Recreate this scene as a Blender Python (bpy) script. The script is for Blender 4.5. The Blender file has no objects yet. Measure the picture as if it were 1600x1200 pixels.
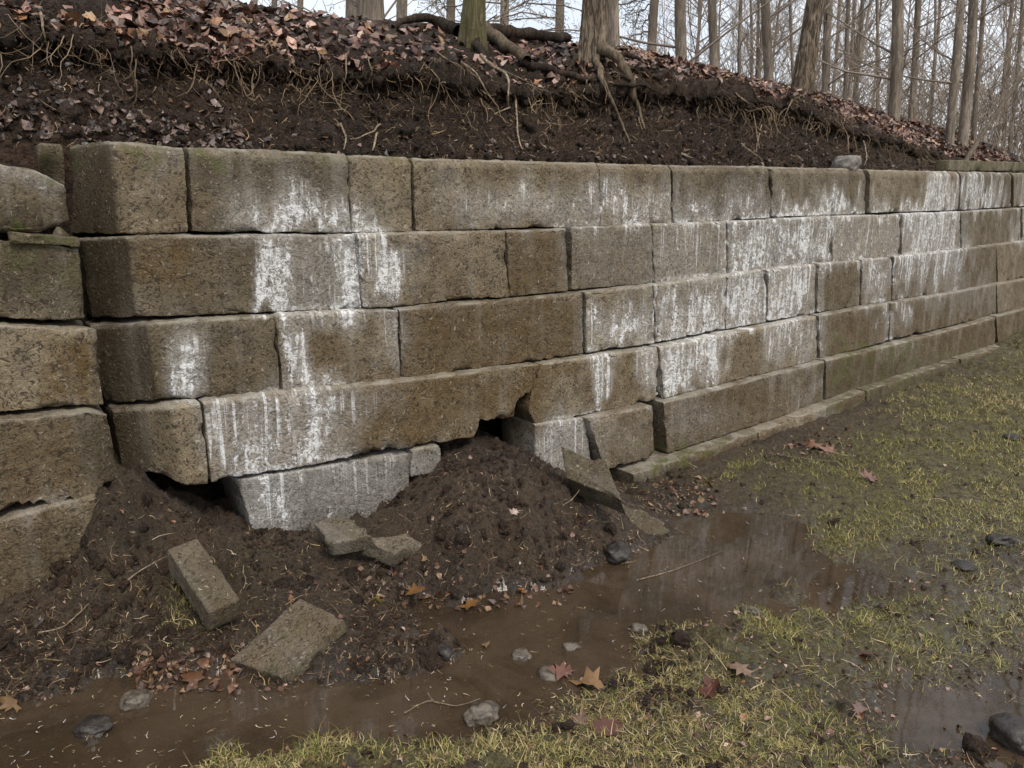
import bpy, math, random
import numpy as np
random.seed(7); RNG = np.random.default_rng(11)
S = bpy.context.scene
COL = S.collection

# ---------------------------------------------------------------- camera
F_PX = 1250.0; PITCH = math.radians(12.9); EYE = 1.38
cam_d = bpy.data.cameras.new("camera"); cam = bpy.data.objects.new("camera", cam_d); COL.objects.link(cam)
cam_d.sensor_width = 36.0; cam_d.lens = 36.0*F_PX/1600.0; cam_d.clip_start = 0.05; cam_d.clip_end = 900
cam.location = (0, 0, EYE); cam.rotation_euler = (math.pi/2-PITCH, 0, 0)
S.camera = cam
# ---------------------------------------------------------------- sky, sun, exposure (overcast)
SUN_EL = math.radians(52); SUN_AZ = math.radians(150)      # azimuth measured clockwise from +Y
W = bpy.data.worlds.new("World"); S.world = W; W.use_nodes = True
wn = W.node_tree; wn.nodes.clear()
wo = wn.nodes.new("ShaderNodeOutputWorld"); wb = wn.nodes.new("ShaderNodeBackground")
sk = wn.nodes.new("ShaderNodeTexSky"); sk.sky_type = 'NISHITA'; sk.sun_disc = False
sk.sun_elevation = SUN_EL; sk.sun_rotation = SUN_AZ; sk.air_density = 1.0; sk.dust_density = 3.0; sk.altitude = 100
wm = wn.nodes.new("ShaderNodeMix"); wm.data_type = 'RGBA'; wm.inputs[0].default_value = 0.80
tc = wn.nodes.new("ShaderNodeTexCoord"); cn = wn.nodes.new("ShaderNodeTexNoise"); cn.inputs['Scale'].default_value = 2.2; cn.inputs['Detail'].default_value = 5
cr = wn.nodes.new("ShaderNodeValToRGB"); cr.color_ramp.elements[0].position = .35; cr.color_ramp.elements[1].position = .65
cr.color_ramp.elements[0].color = (6.9, 7.5, 8.3, 1); cr.color_ramp.elements[1].color = (9.0, 9.1, 9.2, 1)
wn.links.new(tc.outputs['Generated'], cn.inputs['Vector']); wn.links.new(cn.outputs['Fac'], cr.inputs['Fac'])
wn.links.new(sk.outputs[0], wm.inputs[6]); wn.links.new(cr.outputs[0], wm.inputs[7])
wn.links.new(wm.outputs[2], wb.inputs[0]); wb.inputs[1].default_value = 0.075
wn.links.new(wb.outputs[0], wo.inputs[0])
sl = bpy.data.lights.new("sun", 'SUN'); sl.energy = 1.5; sl.angle = math.radians(22); sl.color = (1, .93, .82)
so = bpy.data.objects.new("sun", sl); COL.objects.link(so)
from mathutils import Vector, Matrix
sd = Vector((math.sin(SUN_AZ)*math.cos(SUN_EL), math.cos(SUN_AZ)*math.cos(SUN_EL), math.sin(SUN_EL)))
so.rotation_euler = (-sd).to_track_quat('-Z', 'Y').to_euler(); so.location = (0, 0, 20)
S.view_settings.view_transform = 'Standard'; S.view_settings.look = 'None'; S.view_settings.gamma = 1
S.view_settings.exposure = 0.92; S.view_settings.use_curve_mapping = False

# ---------------------------------------------------------------- maths helpers
cP, sP = math.cos(PITCH), math.sin(PITCH)
FW = np.array([0, cP, -sP]); UP = np.array([0, sP, cP]); RT = np.array([1., 0, 0]); CAM = np.array([0, 0, EYE])
AZ = math.radians(53.56); UU = np.array([math.sin(AZ), math.cos(AZ), 0]); NN = np.array([math.cos(AZ), -math.sin(AZ), 0])  # along, outward
D0 = 3.064; STEP = 0.057; TOP = EYE+0.184
def ray(px, py): return FW*F_PX + RT*(px-800.) - UP*(py-600.)
GT = np.array([-6, 0., .5, 1.4, 2.2, 3.0, 4.2, 5.0, 5.8, 6.6, 7.4, 8.3, 10, 12, 16]); GV = np.array([.10, .06, .03, 0., -.05, -.07, -.03, 0.02, .10, .19, .29, .45, .78, 1.16, 2.0])
def gof(t): return np.interp(t, GT, GV)
_tt = np.linspace(-6, 16, 1200); _gg = gof(_tt)
for _ in range(3): _gg = np.convolve(np.pad(_gg, 15, mode='edge'), np.ones(31)/31, 'valid')
def gof(t): return np.interp(t, _tt, _gg)
def wp(t, b, z):            # wall frame: t along, b behind the top course's face
    t = np.asarray(t, float); b = np.asarray(b, float); z = np.asarray(z, float)
    d = D0+gof(t)+b
    return np.stack([UU[0]*t-NN[0]*d, UU[1]*t-NN[1]*d, z+0*d], -1)
def tb(P): # world -> t,b
    P = np.asarray(P, float); t = P[..., 0]*UU[0]+P[..., 1]*UU[1]; d = -(P[..., 0]*NN[0]+P[..., 1]*NN[1])
    return t, d-D0-gof(t)
def on_wall(px, py, out=0.0):   # pixel -> point on the (curved) vertical surface 'out' metres in front of the top course
    d = ray(px, py); t = 2.
    dd = 0.
    for _ in range(70):
        k = (D0+dd-out)/(-(d@NN)); P = d*k; t = P@UU; dd = dd*.4+.6*float(gof(t))
    return CAM+P
def on_z(px, py, z):
    d = ray(px, py); return CAM+d*((z-EYE)/d[2])
def at_y(px, py, Y):
    d = ray(px, py); return CAM+d*(Y/d[1])
def project(P):
    Q = np.asarray(P)-CAM; f = Q@FW; return 800+F_PX*(Q@RT)/f, 600-F_PX*(Q@UP)/f

def _h(ix, iy, iz, s):
    v = (ix.astype(np.int64)*374761393+iy.astype(np.int64)*668265263+iz.astype(np.int64)*2147483647+s*974634777) & 0xFFFFFFFF
    v = ((v ^ (v >> 13))*1274126177) & 0xFFFFFFFF; v = ((v ^ (v >> 16))*2246822519) & 0xFFFFFFFF
    return ((v ^ (v >> 15)) & 0xFFFFFF)/float(0xFFFFFF)*2-1
def noise(P, sc=1., seed=0):
    P = np.asarray(P, float)*sc+seed*17.31; i = np.floor(P).astype(np.int64); f = P-i; w = f*f*f*(f*(f*6-15)+10)
    o = 0
    for a in (0, 1):
        for b in (0, 1):
            for c in (0, 1):
                wt = (w[..., 0] if a else 1-w[..., 0])*(w[..., 1] if b else 1-w[..., 1])*(w[..., 2] if c else 1-w[..., 2])
                o = o+wt*_h(i[..., 0]+a, i[..., 1]+b, i[..., 2]+c, seed)
    return o
def fbm(P, sc, oc=3, seed=0, g=.5):
    o = 0; a = 1; n = 0
    for k in range(oc): o = o+a*noise(P, sc*2.03**k, seed+k*7); n += a; a *= g
    return o/n*1.5
def sstep(a, b, x): x = np.clip((x-a)/(b-a), 0, 1); return x*x*(3-2*x)

# ---------------------------------------------------------------- object helpers
def mesh_np(name, V, Fq, mats, parent=None, smooth=True, uv=None, attr=None, kind=None, origin=None):
    V = np.asarray(V, np.float32); Fs = Fq if isinstance(Fq, list) else [Fq]
    org = np.zeros(3) if origin is None else np.asarray(origin, float)
    if parent is not None: org = np.array(WORLD_LOC.get(parent.name, (0, 0, 0)))
    me = bpy.data.meshes.new(name); me.vertices.add(len(V)); me.vertices.foreach_set('co', (V-org.astype(np.float32)).ravel())
    Fs = [np.asarray(f, np.int32) for f in Fs if len(f)]
    nl = sum(f.size for f in Fs); npl = sum(len(f) for f in Fs)
    me.loops.add(nl); me.loops.foreach_set('vertex_index', np.concatenate([f.ravel() for f in Fs]))
    me.polygons.add(npl); st = []; o = 0
    for f in Fs: st.append(o+np.arange(len(f))*f.shape[1]); o += f.size
    me.polygons.foreach_set('loop_start', np.concatenate(st).astype(np.int32))
    me.polygons.foreach_set('use_smooth', np.full(npl, smooth))
    me.update(calc_edges=True)
    if uv is not None:
        l = me.uv_layers.new(name='wall'); li = np.concatenate([f.ravel() for f in Fs]); l.data.foreach_set('uv', np.asarray(uv, np.float32)[li].ravel())
    if attr is not None:
        for an, av in attr.items():
            a = me.color_attributes.new(an, 'FLOAT_COLOR', 'POINT'); c = np.ones((len(V), 4), np.float32); c[:, :av.shape[1]] = av; a.data.foreach_set('color', c.ravel())
    for m in (mats if isinstance(mats, (list, tuple)) else [mats]): me.materials.append(m)
    ob = bpy.data.objects.new(name, me); COL.objects.link(ob)
    if parent is not None: ob.parent = parent
    else: ob.location = org
    WORLD_LOC[ob.name] = tuple(org)
    if kind: ob['kind'] = kind
    return ob
WORLD_LOC = {}
def empty(name, loc, label, cat, group=None):
    o = bpy.data.objects.new(name, None); COL.objects.link(o); o.location = [float(v) for v in loc]; o['label'] = label; o['category'] = cat
    if group: o['group'] = group
    WORLD_LOC[o.name] = tuple(float(v) for v in loc); o.empty_display_size = .1
    return o
def tag(o, label, cat, group=None):
    o['label'] = label; o['category'] = cat
    if group: o['group'] = group
    return o
def grid_faces(na, nb):
    i = np.arange(na-1)[:, None]*nb+np.arange(nb-1)[None]; i = i.ravel()
    return np.stack([i, i+nb, i+nb+1, i+1], -1)
def tube(pts, rad, ns=6, cap=True, tex=None):
    pts = np.asarray(pts, float); n = len(pts); rad = np.broadcast_to(np.asarray(rad, float), (n,))
    T = np.gradient(pts, axis=0); T /= np.linalg.norm(T, axis=1)[:, None]+1e-9
    ref = np.where(np.abs(T[:, 2:3]) > .9, np.array([[1., 0, 0]]), np.array([[0, 0, 1.]]))
    if np.abs(T[:, 2]).mean() > .6: ref = np.tile(np.array([[1., 0, 0]]), (n, 1))
    else: ref = np.tile(np.array([[0.05, .03, 1.]]), (n, 1))
    A = np.cross(T, ref); A /= np.linalg.norm(A, axis=1)[:, None]+1e-9; B = np.cross(T, A)
    th = np.arange(ns)/ns*2*math.pi
    rr = rad[:, None] if tex is None else rad[:, None]*tex
    V = pts[:, None]+rr[..., None]*(A[:, None]*np.cos(th)[None, :, None]+B[:, None]*np.sin(th)[None, :, None])
    i = (np.arange(n-1)[:, None]*ns+np.arange(ns)[None]); j = (np.arange(n-1)[:, None]*ns+(np.arange(ns)+1)[None] % ns)
    Fc = np.stack([i.ravel(), j.ravel(), j.ravel()+ns, i.ravel()+ns], -1)
    return V.reshape(-1, 3), Fc
class Acc:
    def __init__(s): s.V = []; s.F = []; s.n = 0; s.C = []
    def add(s, V, F, c=None):
        s.V.append(V); s.F.append(np.asarray(F)+s.n); s.n += len(V)
        if c is not None: s.C.append(np.tile(np.asarray(c, float), (len(V), 1)))
    def out(s): return np.concatenate(s.V), np.concatenate(s.F)
def smooth_path(P, n):
    P = np.asarray(P, float); m = len(P)
    if m < 3:
        u = np.linspace(0, 1, n)[:, None]; return P[0]*(1-u)+P[-1]*u
    out = []
    for s in np.linspace(0, m-1-1e-6, n):
        i = int(s); f = s-i; p0 = P[max(i-1, 0)]; p1 = P[i]; p2 = P[i+1]; p3 = P[min(i+2, m-1)]
        out.append(.5*((2*p1)+(p2-p0)*f+(2*p0-5*p1+4*p2-p3)*f*f+(3*p1-p0-3*p2+p3)*f**3))
    return np.array(out)

# ---------------------------------------------------------------- materials
class NT:
    def __init__(s, name, rough=.8, spec=.3):
        s.m = bpy.data.materials.new(name); s.m.use_nodes = True; s.t = s.m.node_tree; s.t.nodes.clear()
        s.o = s.t.nodes.new('ShaderNodeOutputMaterial'); s.b = s.t.nodes.new('ShaderNodeBsdfPrincipled'); s.link(s.b.outputs[0], s.o.inputs[0])
        s.b.inputs['Roughness'].default_value = rough; s.b.inputs['Specular IOR Level'].default_value = spec
    def link(s, a, b): s.t.links.new(a, b)
    def nd(s, ty, **k):
        n = s.t.nodes.new(ty)
        for a, v in k.items(): setattr(n, a, v)
        return n
    def sock(s, n, i, v):
        if v is None: return
        if hasattr(v, 'links') or hasattr(v, 'is_linked'): s.link(v, n.inputs[i])
        elif isinstance(v, (tuple, list)) and len(v) == 3 and n.inputs[i].type == 'RGBA': n.inputs[i].default_value = (*v, 1)
        else: n.inputs[i].default_value = v
    def pos(s): return s.nd('ShaderNodeNewGeometry').outputs['Position']
    def uv(s): return s.nd('ShaderNodeUVMap', uv_map='wall').outputs[0]
    def mul(s, v, sc):
        n = s.nd('ShaderNodeVectorMath', operation='MULTIPLY'); s.link(v, n.inputs[0]); n.inputs[1].default_value = sc; return n.outputs[0]
    def noise(s, v, sc, det=3, rough=.55, dist=0.):
        n = s.nd('ShaderNodeTexNoise'); s.link(v, n.inputs['Vector']); n.inputs['Scale'].default_value = sc; n.inputs['Detail'].default_value = det
        n.inputs['Roughness'].default_value = rough; n.inputs['Distortion'].default_value = dist; return n.outputs['Fac']
    def voro(s, v, sc, feat='F1'):
        n = s.nd('ShaderNodeTexVoronoi', feature=feat); s.link(v, n.inputs['Vector']); n.inputs['Scale'].default_value = sc; return n.outputs['Distance']
    def mp(s, v, a, b, c=0., d=1., smooth=True):
        n = s.nd('ShaderNodeMapRange', interpolation_type='SMOOTHSTEP' if smooth else 'LINEAR'); s.link(v, n.inputs[0])
        for i, x in enumerate((a, b, c, d)): s.sock(n, i+1, x)
        return n.outputs[0]
    def math(s, op, a, b=None, c=None, clamp=False):
        n = s.nd('ShaderNodeMath', operation=op, use_clamp=clamp); s.sock(n, 0, a); s.sock(n, 1, b); s.sock(n, 2, c); return n.outputs[0]
    def mix(s, f, a, b, mode='MIX'):
        n = s.nd('ShaderNodeMix', data_type='RGBA', blend_type=mode); s.sock(n, 0, f); s.sock(n, 6, a); s.sock(n, 7, b); return n.outputs[2]
    def bump(s, h, st, dist, prev=None):
        n = s.nd('ShaderNodeBump'); n.inputs['Strength'].default_value = st; n.inputs['Distance'].default_value = dist; s.link(h, n.inputs['Height'])
        if prev is not None: s.link(prev, n.inputs['Normal'])
        return n.outputs[0]
    def attr(s, name):
        n = s.nd('ShaderNodeAttribute', attribute_name=name); p = s.nd('ShaderNodeSeparateColor'); s.link(n.outputs['Color'], p.inputs[0]); return n.outputs['Color'], p.outputs
    def rnd(s): return s.nd('ShaderNodeObjectInfo').outputs['Random']
    def fin(s, col, rough=None, nrm=None):
        s.sock(s.b, 'Base Color', col)
        if rough is not None: s.sock(s.b, 'Roughness', rough)
        if nrm is not None: s.link(nrm, s.b.inputs['Normal'])
        return s.m

def make_concrete(name, base_a, base_b, eff_gain=1.0):
    m = NT(name, .85, .25); p = m.pos(); uv = m.uv()
    _, st = m.attr('stain_shade'); eff, rust, dark = st[0], st[1], st[2]
    big = m.noise(p, 2.3, 4, .6); med = m.noise(p, 9, 5, .65); fine = m.noise(p, 70, 5, .7, .8); worm = m.noise(p, 38, 3, .6, 2.2)
    c = m.mix(m.mp(big, .35, .65), base_a, base_b)
    r = m.rnd(); rv = m.nd('ShaderNodeMapRange'); m.link(r, rv.inputs[0]); rv.inputs[3].default_value = .66; rv.inputs[4].default_value = 1.16
    cc = m.nd('ShaderNodeVectorMath', operation='SCALE'); m.link(c, cc.inputs[0]); m.link(rv.outputs[0], cc.inputs['Scale']); c = cc.outputs[0]
    c = m.mix(m.mp(med, .32, .75, 0, .65), c, (.062, .05, .036))                       # damp mottling
    c = m.mix(m.math('MULTIPLY', rust, m.mp(med, .25, .62, .25, 1)), c, (.110, .070, .029))  # rust stains, also the painted shade on the turned left corner faces
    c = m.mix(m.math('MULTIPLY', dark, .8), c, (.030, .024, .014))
    c = m.mix(m.mp(worm, .52, .62, 0, .82), c, (.030, .022, .014))                     # small dark pits and wormy relief
    c = m.mix(m.mp(fine, .59, .68, 0, .75), c, (.38, .33, .26))
    dk = m.noise(p, 150, 4, .6); c = m.mix(m.mp(dk, .56, .66, 0, .6), c, (.03, .024, .017))                        # pale grit
    # faint vertical wash marks everywhere
    wash = m.noise(m.mul(uv, (9., .9, 1.)), 1.0, 4, .6)
    c = m.mix(m.mp(wash, .5, .72, 0, .35), c, (.26, .235, .20))
    c = m.mix(m.math('MULTIPLY', m.mp(m.attr('moss')[1][1], .045, .012), m.mp(med, .38, .6, .05, .55)), c, (.34, .31, .255))   # pale dusting along block tops, painting the light that ledges catch
    # efflorescence: lime streaks running down, coverage from the stain map
    stn = m.noise(m.mul(uv, (26., 3.4, 1.)), 1.0, 5, .66, .6); blot = m.noise(p, 26, 5, .7, 1.2)
    n = m.math('ADD', m.math('MULTIPLY', stn, .5), m.math('MULTIPLY', blot, .5))
    th = m.math('SUBTRACT', .70, m.math('MULTIPLY', eff, .243*eff_gain))
    _, mg = m.attr('moss'); fr = mg[1]; su = m.nd('ShaderNodeSeparateXYZ'); m.link(uv, su.inputs[0])
    d1 = m.noise(m.mul(uv, (46., .5, 1.)), 1.0, 2, .5, .15); ln = m.noise(m.mul(uv, (23., 1.5, 1.)), 1.0, 2); d2 = m.noise(m.mul(uv, (95., 1.1, 1.)), 1.0, 2, .5, .3)
    reach = m.mp(m.math('SUBTRACT', m.math('MULTIPLY_ADD', ln, 2.6, -.72), fr), -.06, .10)
    drip = m.math('MULTIPLY', m.math('MAXIMUM', m.mp(d1, .555, .63), m.mp(d2, .60, .66, 0, .8)), reach)
    foot = m.math('MULTIPLY', m.mp(fr, .86, .97), m.mp(blot, .40, .55))
    drip = m.math('MULTIPLY', m.math('MAXIMUM', drip, foot), m.math('MULTIPLY', m.mp(eff, .15, .65), m.mp(m.noise(p, 3.3, 3), .36, .55, .15, 1)))
    e = m.math('MULTIPLY', m.mp(m.math('SUBTRACT', n, th), -.02, .08), m.mp(eff, .02, .2))
    e2 = m.math('MULTIPLY', eff, m.mp(fine, .36, .62, .08, .42))
    e = m.math('MAXIMUM', m.math('MULTIPLY', e, m.mp(worm, .48, .64, 1.0, .28)), e2)
    e = m.math('MAXIMUM', e, m.math('MULTIPLY', drip, m.mp(worm, .44, .62, 1, .45)))
    c = m.mix(m.math('MULTIPLY', e, .86), c, (.74, .745, .755))
    moss = m.mp(m.noise(p, 14, 4, .6), .45, .65)
    gm = m.attr('moss')[1][0]
    c = m.mix(m.math('MULTIPLY', gm, moss), c, (.075, .085, .022))
    h = m.math('ADD', m.math('MULTIPLY', worm, -.7), m.math('MULTIPLY', fine, .55))
    nrm = m.bump(h, 1.0, .011)
    return m.fin(c, m.mp(med, .3, .7, .62, .92), nrm)
M_CON = make_concrete('weathered_concrete', (.172, .129, .076), (.232, .188, .126))
M_LIME = make_concrete('pale_inner_concrete', (.21, .185, .15), (.29, .262, .225), 1.0)
M_BRICK = make_concrete('damp_grey_concrete', (.118, .092, .064), (.172, .142, .106))

def make_soil(name, a, b, wet=.35, straw=.0, sc=1.):
    m = NT(name, .7, .32); p = m.pos()
    big = m.noise(p, 1.7*sc, 4); med = m.noise(p, 17*sc, 5, .65, .6); fine = m.noise(p, 95*sc, 5, .7, .5)
    c = m.mix(m.mp(big, .35, .65), a, b)
    c = m.mix(m.mp(med, .45, .68, 0, .7), c, tuple(x*.45 for x in a))
    c = m.mix(m.mp(fine, .58, .68, 0, .7), c, (b[0]*2.0+.02, b[1]*2.0+.016, b[2]*1.9+.01)); cm = m.noise(p, 48, 4, .7, .6); c = m.mix(m.mp(cm, .47, .38, 0, .8), c, (.009, .0065, .005)); c = m.mix(m.mp(cm, .57, .68, 0, .55), c, (.150, .105, .075)); sp = m.noise(p, 260, 3, .6); c = m.mix(m.mp(sp, .62, .68, 0, .8), c, (.22, .16, .11)); c = m.mix(m.mp(fine, .44, .36, 0, .7), c, (.008, .006, .005))
    n = m.bump(m.math('ADD', m.math('ADD', m.math('MULTIPLY', med, .8), fine), m.math('MULTIPLY', cm, 1.2)), 1.0, .035)
    ro = m.mp(med, .35, .65, wet, .85)
    return m.fin(c, ro, n)
M_SOIL = make_soil('dark_bank_soil', (.044, .026, .016), (.078, .045, .028), .32)
M_CLOD = make_soil('soil_clods', (.026, .018, .014), (.050, .034, .025), .4)

def make_ground():
    m = NT('muddy_ground', .55, .45); p = m.pos(); _, g = m.attr('zone'); grass, wet = g[0], g[1]
    big = m.noise(p, 2.2, 4); med = m.noise(p, 15, 5, .65, .5); fine = m.noise(p, 110, 5, .7, .5)
    c = m.mix(m.mp(big, .35, .65), (.052, .033, .019), (.090, .058, .034))
    c = m.mix(m.mp(med, .48, .68, 0, .6), c, (.022, .015, .011))
    c = m.mix(m.mp(fine, .58, .70, 0, .6), c, (.13, .092, .058)); cm = m.noise(p, 48, 4, .7, .6); c = m.mix(m.mp(cm, .47, .38, 0, .8), c, (.009, .0065, .005)); c = m.mix(m.mp(cm, .57, .68, 0, .55), c, (.150, .105, .075)); sp = m.noise(p, 280, 3, .6); c = m.mix(m.mp(sp, .63, .68, 0, .8), c, (.25, .19, .125)); c = m.mix(m.mp(fine, .44, .36, 0, .65), c, (.010, .007, .005))
    gc = m.mix(m.mp(fine, .4, .62), (.085, .074, .026), (.20, .17, .062))
    gc = m.mix(m.mp(med, .5, .7, 0, .6), gc, (.07, .052, .032))
    c = m.mix(m.math('MULTIPLY', grass, m.mp(m.noise(p, 22, 5, .65), .34, .56)), c, gc)
    sx = m.nd('ShaderNodeSeparateXYZ'); m.link(p, sx.inputs[0])
    sub = m.mp(sx.outputs[2], .004, -.012)                       # silt on the puddle's bed
    c = m.mix(m.math('MULTIPLY', sub, .75), c, m.mix(m.mp(med, .4, .6), (.085, .056, .034), (.048, .032, .020)))
    n = m.bump(m.math('ADD', m.math('ADD', m.math('MULTIPLY', med, .8), fine), cm), 1.0, .028)
    m.link(m.math('MULTIPLY', wet, .45), m.b.inputs['Coat Weight']); m.b.inputs['Coat Roughness'].default_value = .08
    ro = m.math('SUBTRACT', m.mp(med, .35, .65, .45, .9), m.math('MULTIPLY', wet, .33), clamp=True)
    return m.fin(c, ro, n)
M_GROUND = make_ground()

def make_water():
    m = NT('murky_water', .03, .5); p = m.pos(); silt = m.noise(p, 3.1, 5, .65, .6); n = m.noise(p, 5, 3); nr = m.bump(n, .05, .01)
    c = m.mix(m.mp(silt, .38, .62), (.050, .034, .020), (.088, .060, .038))
    d = m.nd('ShaderNodeBsdfDiffuse'); m.link(c, d.inputs[0]); t = m.nd('ShaderNodeBsdfTransparent'); g = m.nd('ShaderNodeBsdfGlossy'); g.inputs['Roughness'].default_value = .035; m.link(nr, g.inputs['Normal'])
    a = m.nd('ShaderNodeMixShader'); a.inputs[0].default_value = .6; m.link(t.outputs[0], a.inputs[1]); m.link(d.outputs[0], a.inputs[2])
    f = m.nd('ShaderNodeFresnel'); f.inputs[0].default_value = 1.5; m.link(nr, f.inputs['Normal']); b = m.nd('ShaderNodeMixShader'); m.link(f.outputs[0], b.inputs[0]); m.link(a.outputs[0], b.inputs[1]); m.link(g.outputs[0], b.inputs[2])
    m.link(b.outputs[0], m.o.inputs[0]); m.t.nodes.remove(m.b); return m.m
M_WATER = make_water()

def make_bark(name, a, b, moss=0., sc=1., dark=.3):
    m = NT(name, .9, .15); tcn = m.nd('ShaderNodeTexCoord'); p = m.pos()
    v = m.mul(p, (1, 1, .16)); r = m.noise(v, 34*sc, 5, .6, 1.2); big = m.noise(p, 1.6, 4); f = m.noise(p, 60*sc, 4, .7)
    c = m.mix(m.mp(big, .35, .65), a, b)
    c = m.mix(m.mp(r, .42, .60, 1-dark, 0), c, tuple(x*.32 for x in a))
    c = m.mix(m.mp(f, .55, .75, 0, .35), c, tuple(min(1, x*1.5) for x in b))
    if moss: c = m.mix(m.mp(m.noise(p, 7, 4), .38, .6, 0, moss), c, (.085, .08, .03))
    return m.fin(c, None, m.bump(m.math('ADD', r, m.math('MULTIPLY', f, .3)), .8, .02))
M_BARK = make_bark('grey_brown_bark', (.20, .162, .125), (.30, .25, .20), dark=.45)
M_BARKB = make_bark('ridged_brown_bark', (.17, .13, .095), (.25, .20, .15), dark=.0, sc=1.4)
M_MOSSB = make_bark('mossy_bark', (.11, .095, .05), (.19, .165, .11), .6)
M_TWIG = make_bark('far_twig_bark', (.21, .165, .130), (.30, .245, .20), 0, .6, dark=.8)
M_ROOTD = make_bark('dark_root_bark', (.035, .024, .018), (.07, .05, .036), 0, 1.5)
M_ROOT = make_bark('pale_root_bark', (.27, .20, .135), (.42, .33, .24), 0, 2)
M_ROOTT = make_bark('tree_root_bark', (.12, .09, .06), (.22, .175, .125), 0, 1.6)
def make_tinted(name, rough=.6, spec=.4, var=.35, trans=False):
    m = NT(name, rough, spec); col, _ = m.attr('tint'); p = m.pos(); f = m.noise(p, 60, 4, .6)
    c = m.mix(m.mp(f, .4, .7, 0, var), col, (.03, .02, .014))
    return m.fin(c, None, m.bump(f, .4, .004))
M_LEAF = make_tinted('dead_leaves', .42, .5)
M_GRASS = make_tinted('grass_blades', .6, .3, .1)
M_STRAW = make_tinted('straw_bits', .6, .3, .2)
def make_stone(name, a, b, rough=.5):
    m = NT(name, rough, .5); p = m.pos(); n = m.noise(p, 30, 5, .65); f = m.noise(p, 140, 3)
    c = m.mix(m.mp(n, .38, .62), a, b); return m.fin(c, m.mp(n, .3, .7, rough*.7, min(1, rough*1.5)), m.bump(m.math('ADD', n, f), .6, .006))
M_ST_D = make_stone('dark_wet_stone', (.014, .011, .009), (.032, .025, .020), .45)
M_ST_G = make_stone('grey_wet_stone', (.045, .035, .026), (.12, .098, .075), .35)
M_ST_P = make_stone('dull_grey_stone', (.12, .11, .10), (.22, .20, .18), .8)

# ---------------------------------------------------------------- stains and painted corner shade on the wall (pixel of the photograph -> baked to the block it lies on)
def soft(v, a, b, w): return sstep(a-w, a+w, v)*(1-sstep(b-w, b+w, v))
EFF = [ # x0,x1,y0,y1,strength,soft x, soft y
 (370,590,318,372,.95,35,18),(350,480,290,340,.35,30,20),(540,600,330,372,.7,15,12),(690,1050,285,350,.62,50,20),(930,1048,305,352,.7,30,18),
 (1055,1200,312,346,.72,20,12),(1080,1200,285,345,.3,30,10),(1210,1350,312,340,1.0,15,9),(1360,1480,308,336,.95,15,10),(1450,1505,276,332,.85,12,8),(1508,1562,274,324,.9,8,8),(1590,1640,276,330,.6,8,8),
 (398,465,376,492,1.05,8,8),(465,545,385,490,.55,12,10),(536,566,372,492,.95,7,5),(572,622,372,478,1.05,9,10),(622,660,372,440,.3,15,15),
 (880,1020,360,450,.28,25,15),(1020,1138,355,440,.5,20,12),(1136,1200,350,430,.9,12,10),(1195,1300,345,420,.95,14,10),(1298,1345,342,410,.6,10,8),(1340,1405,340,400,.65,15,10),(1408,1500,335,395,.92,12,10),(1580,1640,330,380,.6,8,8),
 (438,486,497,612,1.0,7,8),(268,316,530,630,1.1,13,18),(285,300,505,560,.4,8,15),(590,632,484,570,.5,12,14),(486,590,485,510,.35,20,8),(928,1022,490,548,1.0,14,20),(960,1022,455,500,.4,18,14),
 (1020,1136,440,530,.9,16,12),(1136,1198,430,510,.95,8,8),(1199,1262,420,505,1.05,8,8),(1262,1290,415,490,.5,5,8),(1342,1392,402,475,.75,8,10),(1395,1510,388,440,.8,12,14),
 (318,440,632,745,.75,20,16),(425,545,600,735,.75,20,20),(470,520,600,725,.9,14,15),(545,620,600,650,.35,20,15),(926,950,560,650,.8,5,10),(1000,1035,540,625,.85,9,10),(1035,1075,530,615,1.1,6,8),(1080,1134,525,595,1.0,6,8),
 (1195,1282,492,560,.72,14,16),(1376,1396,470,530,.7,6,10),(1405,1430,462,510,.7,6,12),(1440,1560,440,480,.3,15,10),
 (1040,1140,625,680,.3,22,18),(1240,1300,605,640,.4,14,10),(1380,1440,530,560,.3,14,10),
 (380,690,700,835,.42,10,10),(390,470,740,835,.5,15,15),(838,930,655,760,.5,10,12),(920,1020,650,730,.25,20,20),
 (225,300,232,300,.25,20,20),(0,110,255,300,.35,20,12),(30,130,790,815,.35,20,8)]
RUST = [(200,302,374,450,1.0,6,22),(790,888,362,462,.8,5,8),(630,912,470,590,.75,12,14),(560,850,580,690,.85,25,14),(486,560,500,610,.5,15,15),(60,152,516,630,1.0,20,14),(150,240,505,630,.35,10,10),
 (900,1000,560,660,.45,20,16),(880,1000,360,450,.3,20,20),(0,180,650,800,.55,25,20),(430,600,640,720,.4,20,20),(920,1290,600,730,.5,20,14),(1290,1600,500,640,.6,18,14),(1300,1560,390,510,.3,20,20),(0,130,800,950,.6,15,15)]
DARK = [(100,180,225,370,.75,5,8),(125,206,372,500,.8,5,8),(145,243,505,632,.6,5,8),(170,273,640,760,.75,5,8),(0,130,385,500,.6,12,14),(125,190,650,750,.6,8,14),(0,110,320,365,.4,14,8),(180,300,235,330,.3,20,14),(0,140,820,960,.5,15,15),  # entries on the turned left corner faces paint their shade into the colour
 (300,545,242,300,.35,20,14),(1290,1560,560,640,.35,25,15)]
MOSS = [(60,130,225,285,.9,12,10),(140,360,222,262,.7,20,8),(1290,1600,540,650,.7,30,14),(1000,1180,690,760,.8,20,8),(20,90,365,390,.8,10,6),(0,120,395,470,.35,20,15),(430,700,242,262,.4,30,6)]
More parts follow.
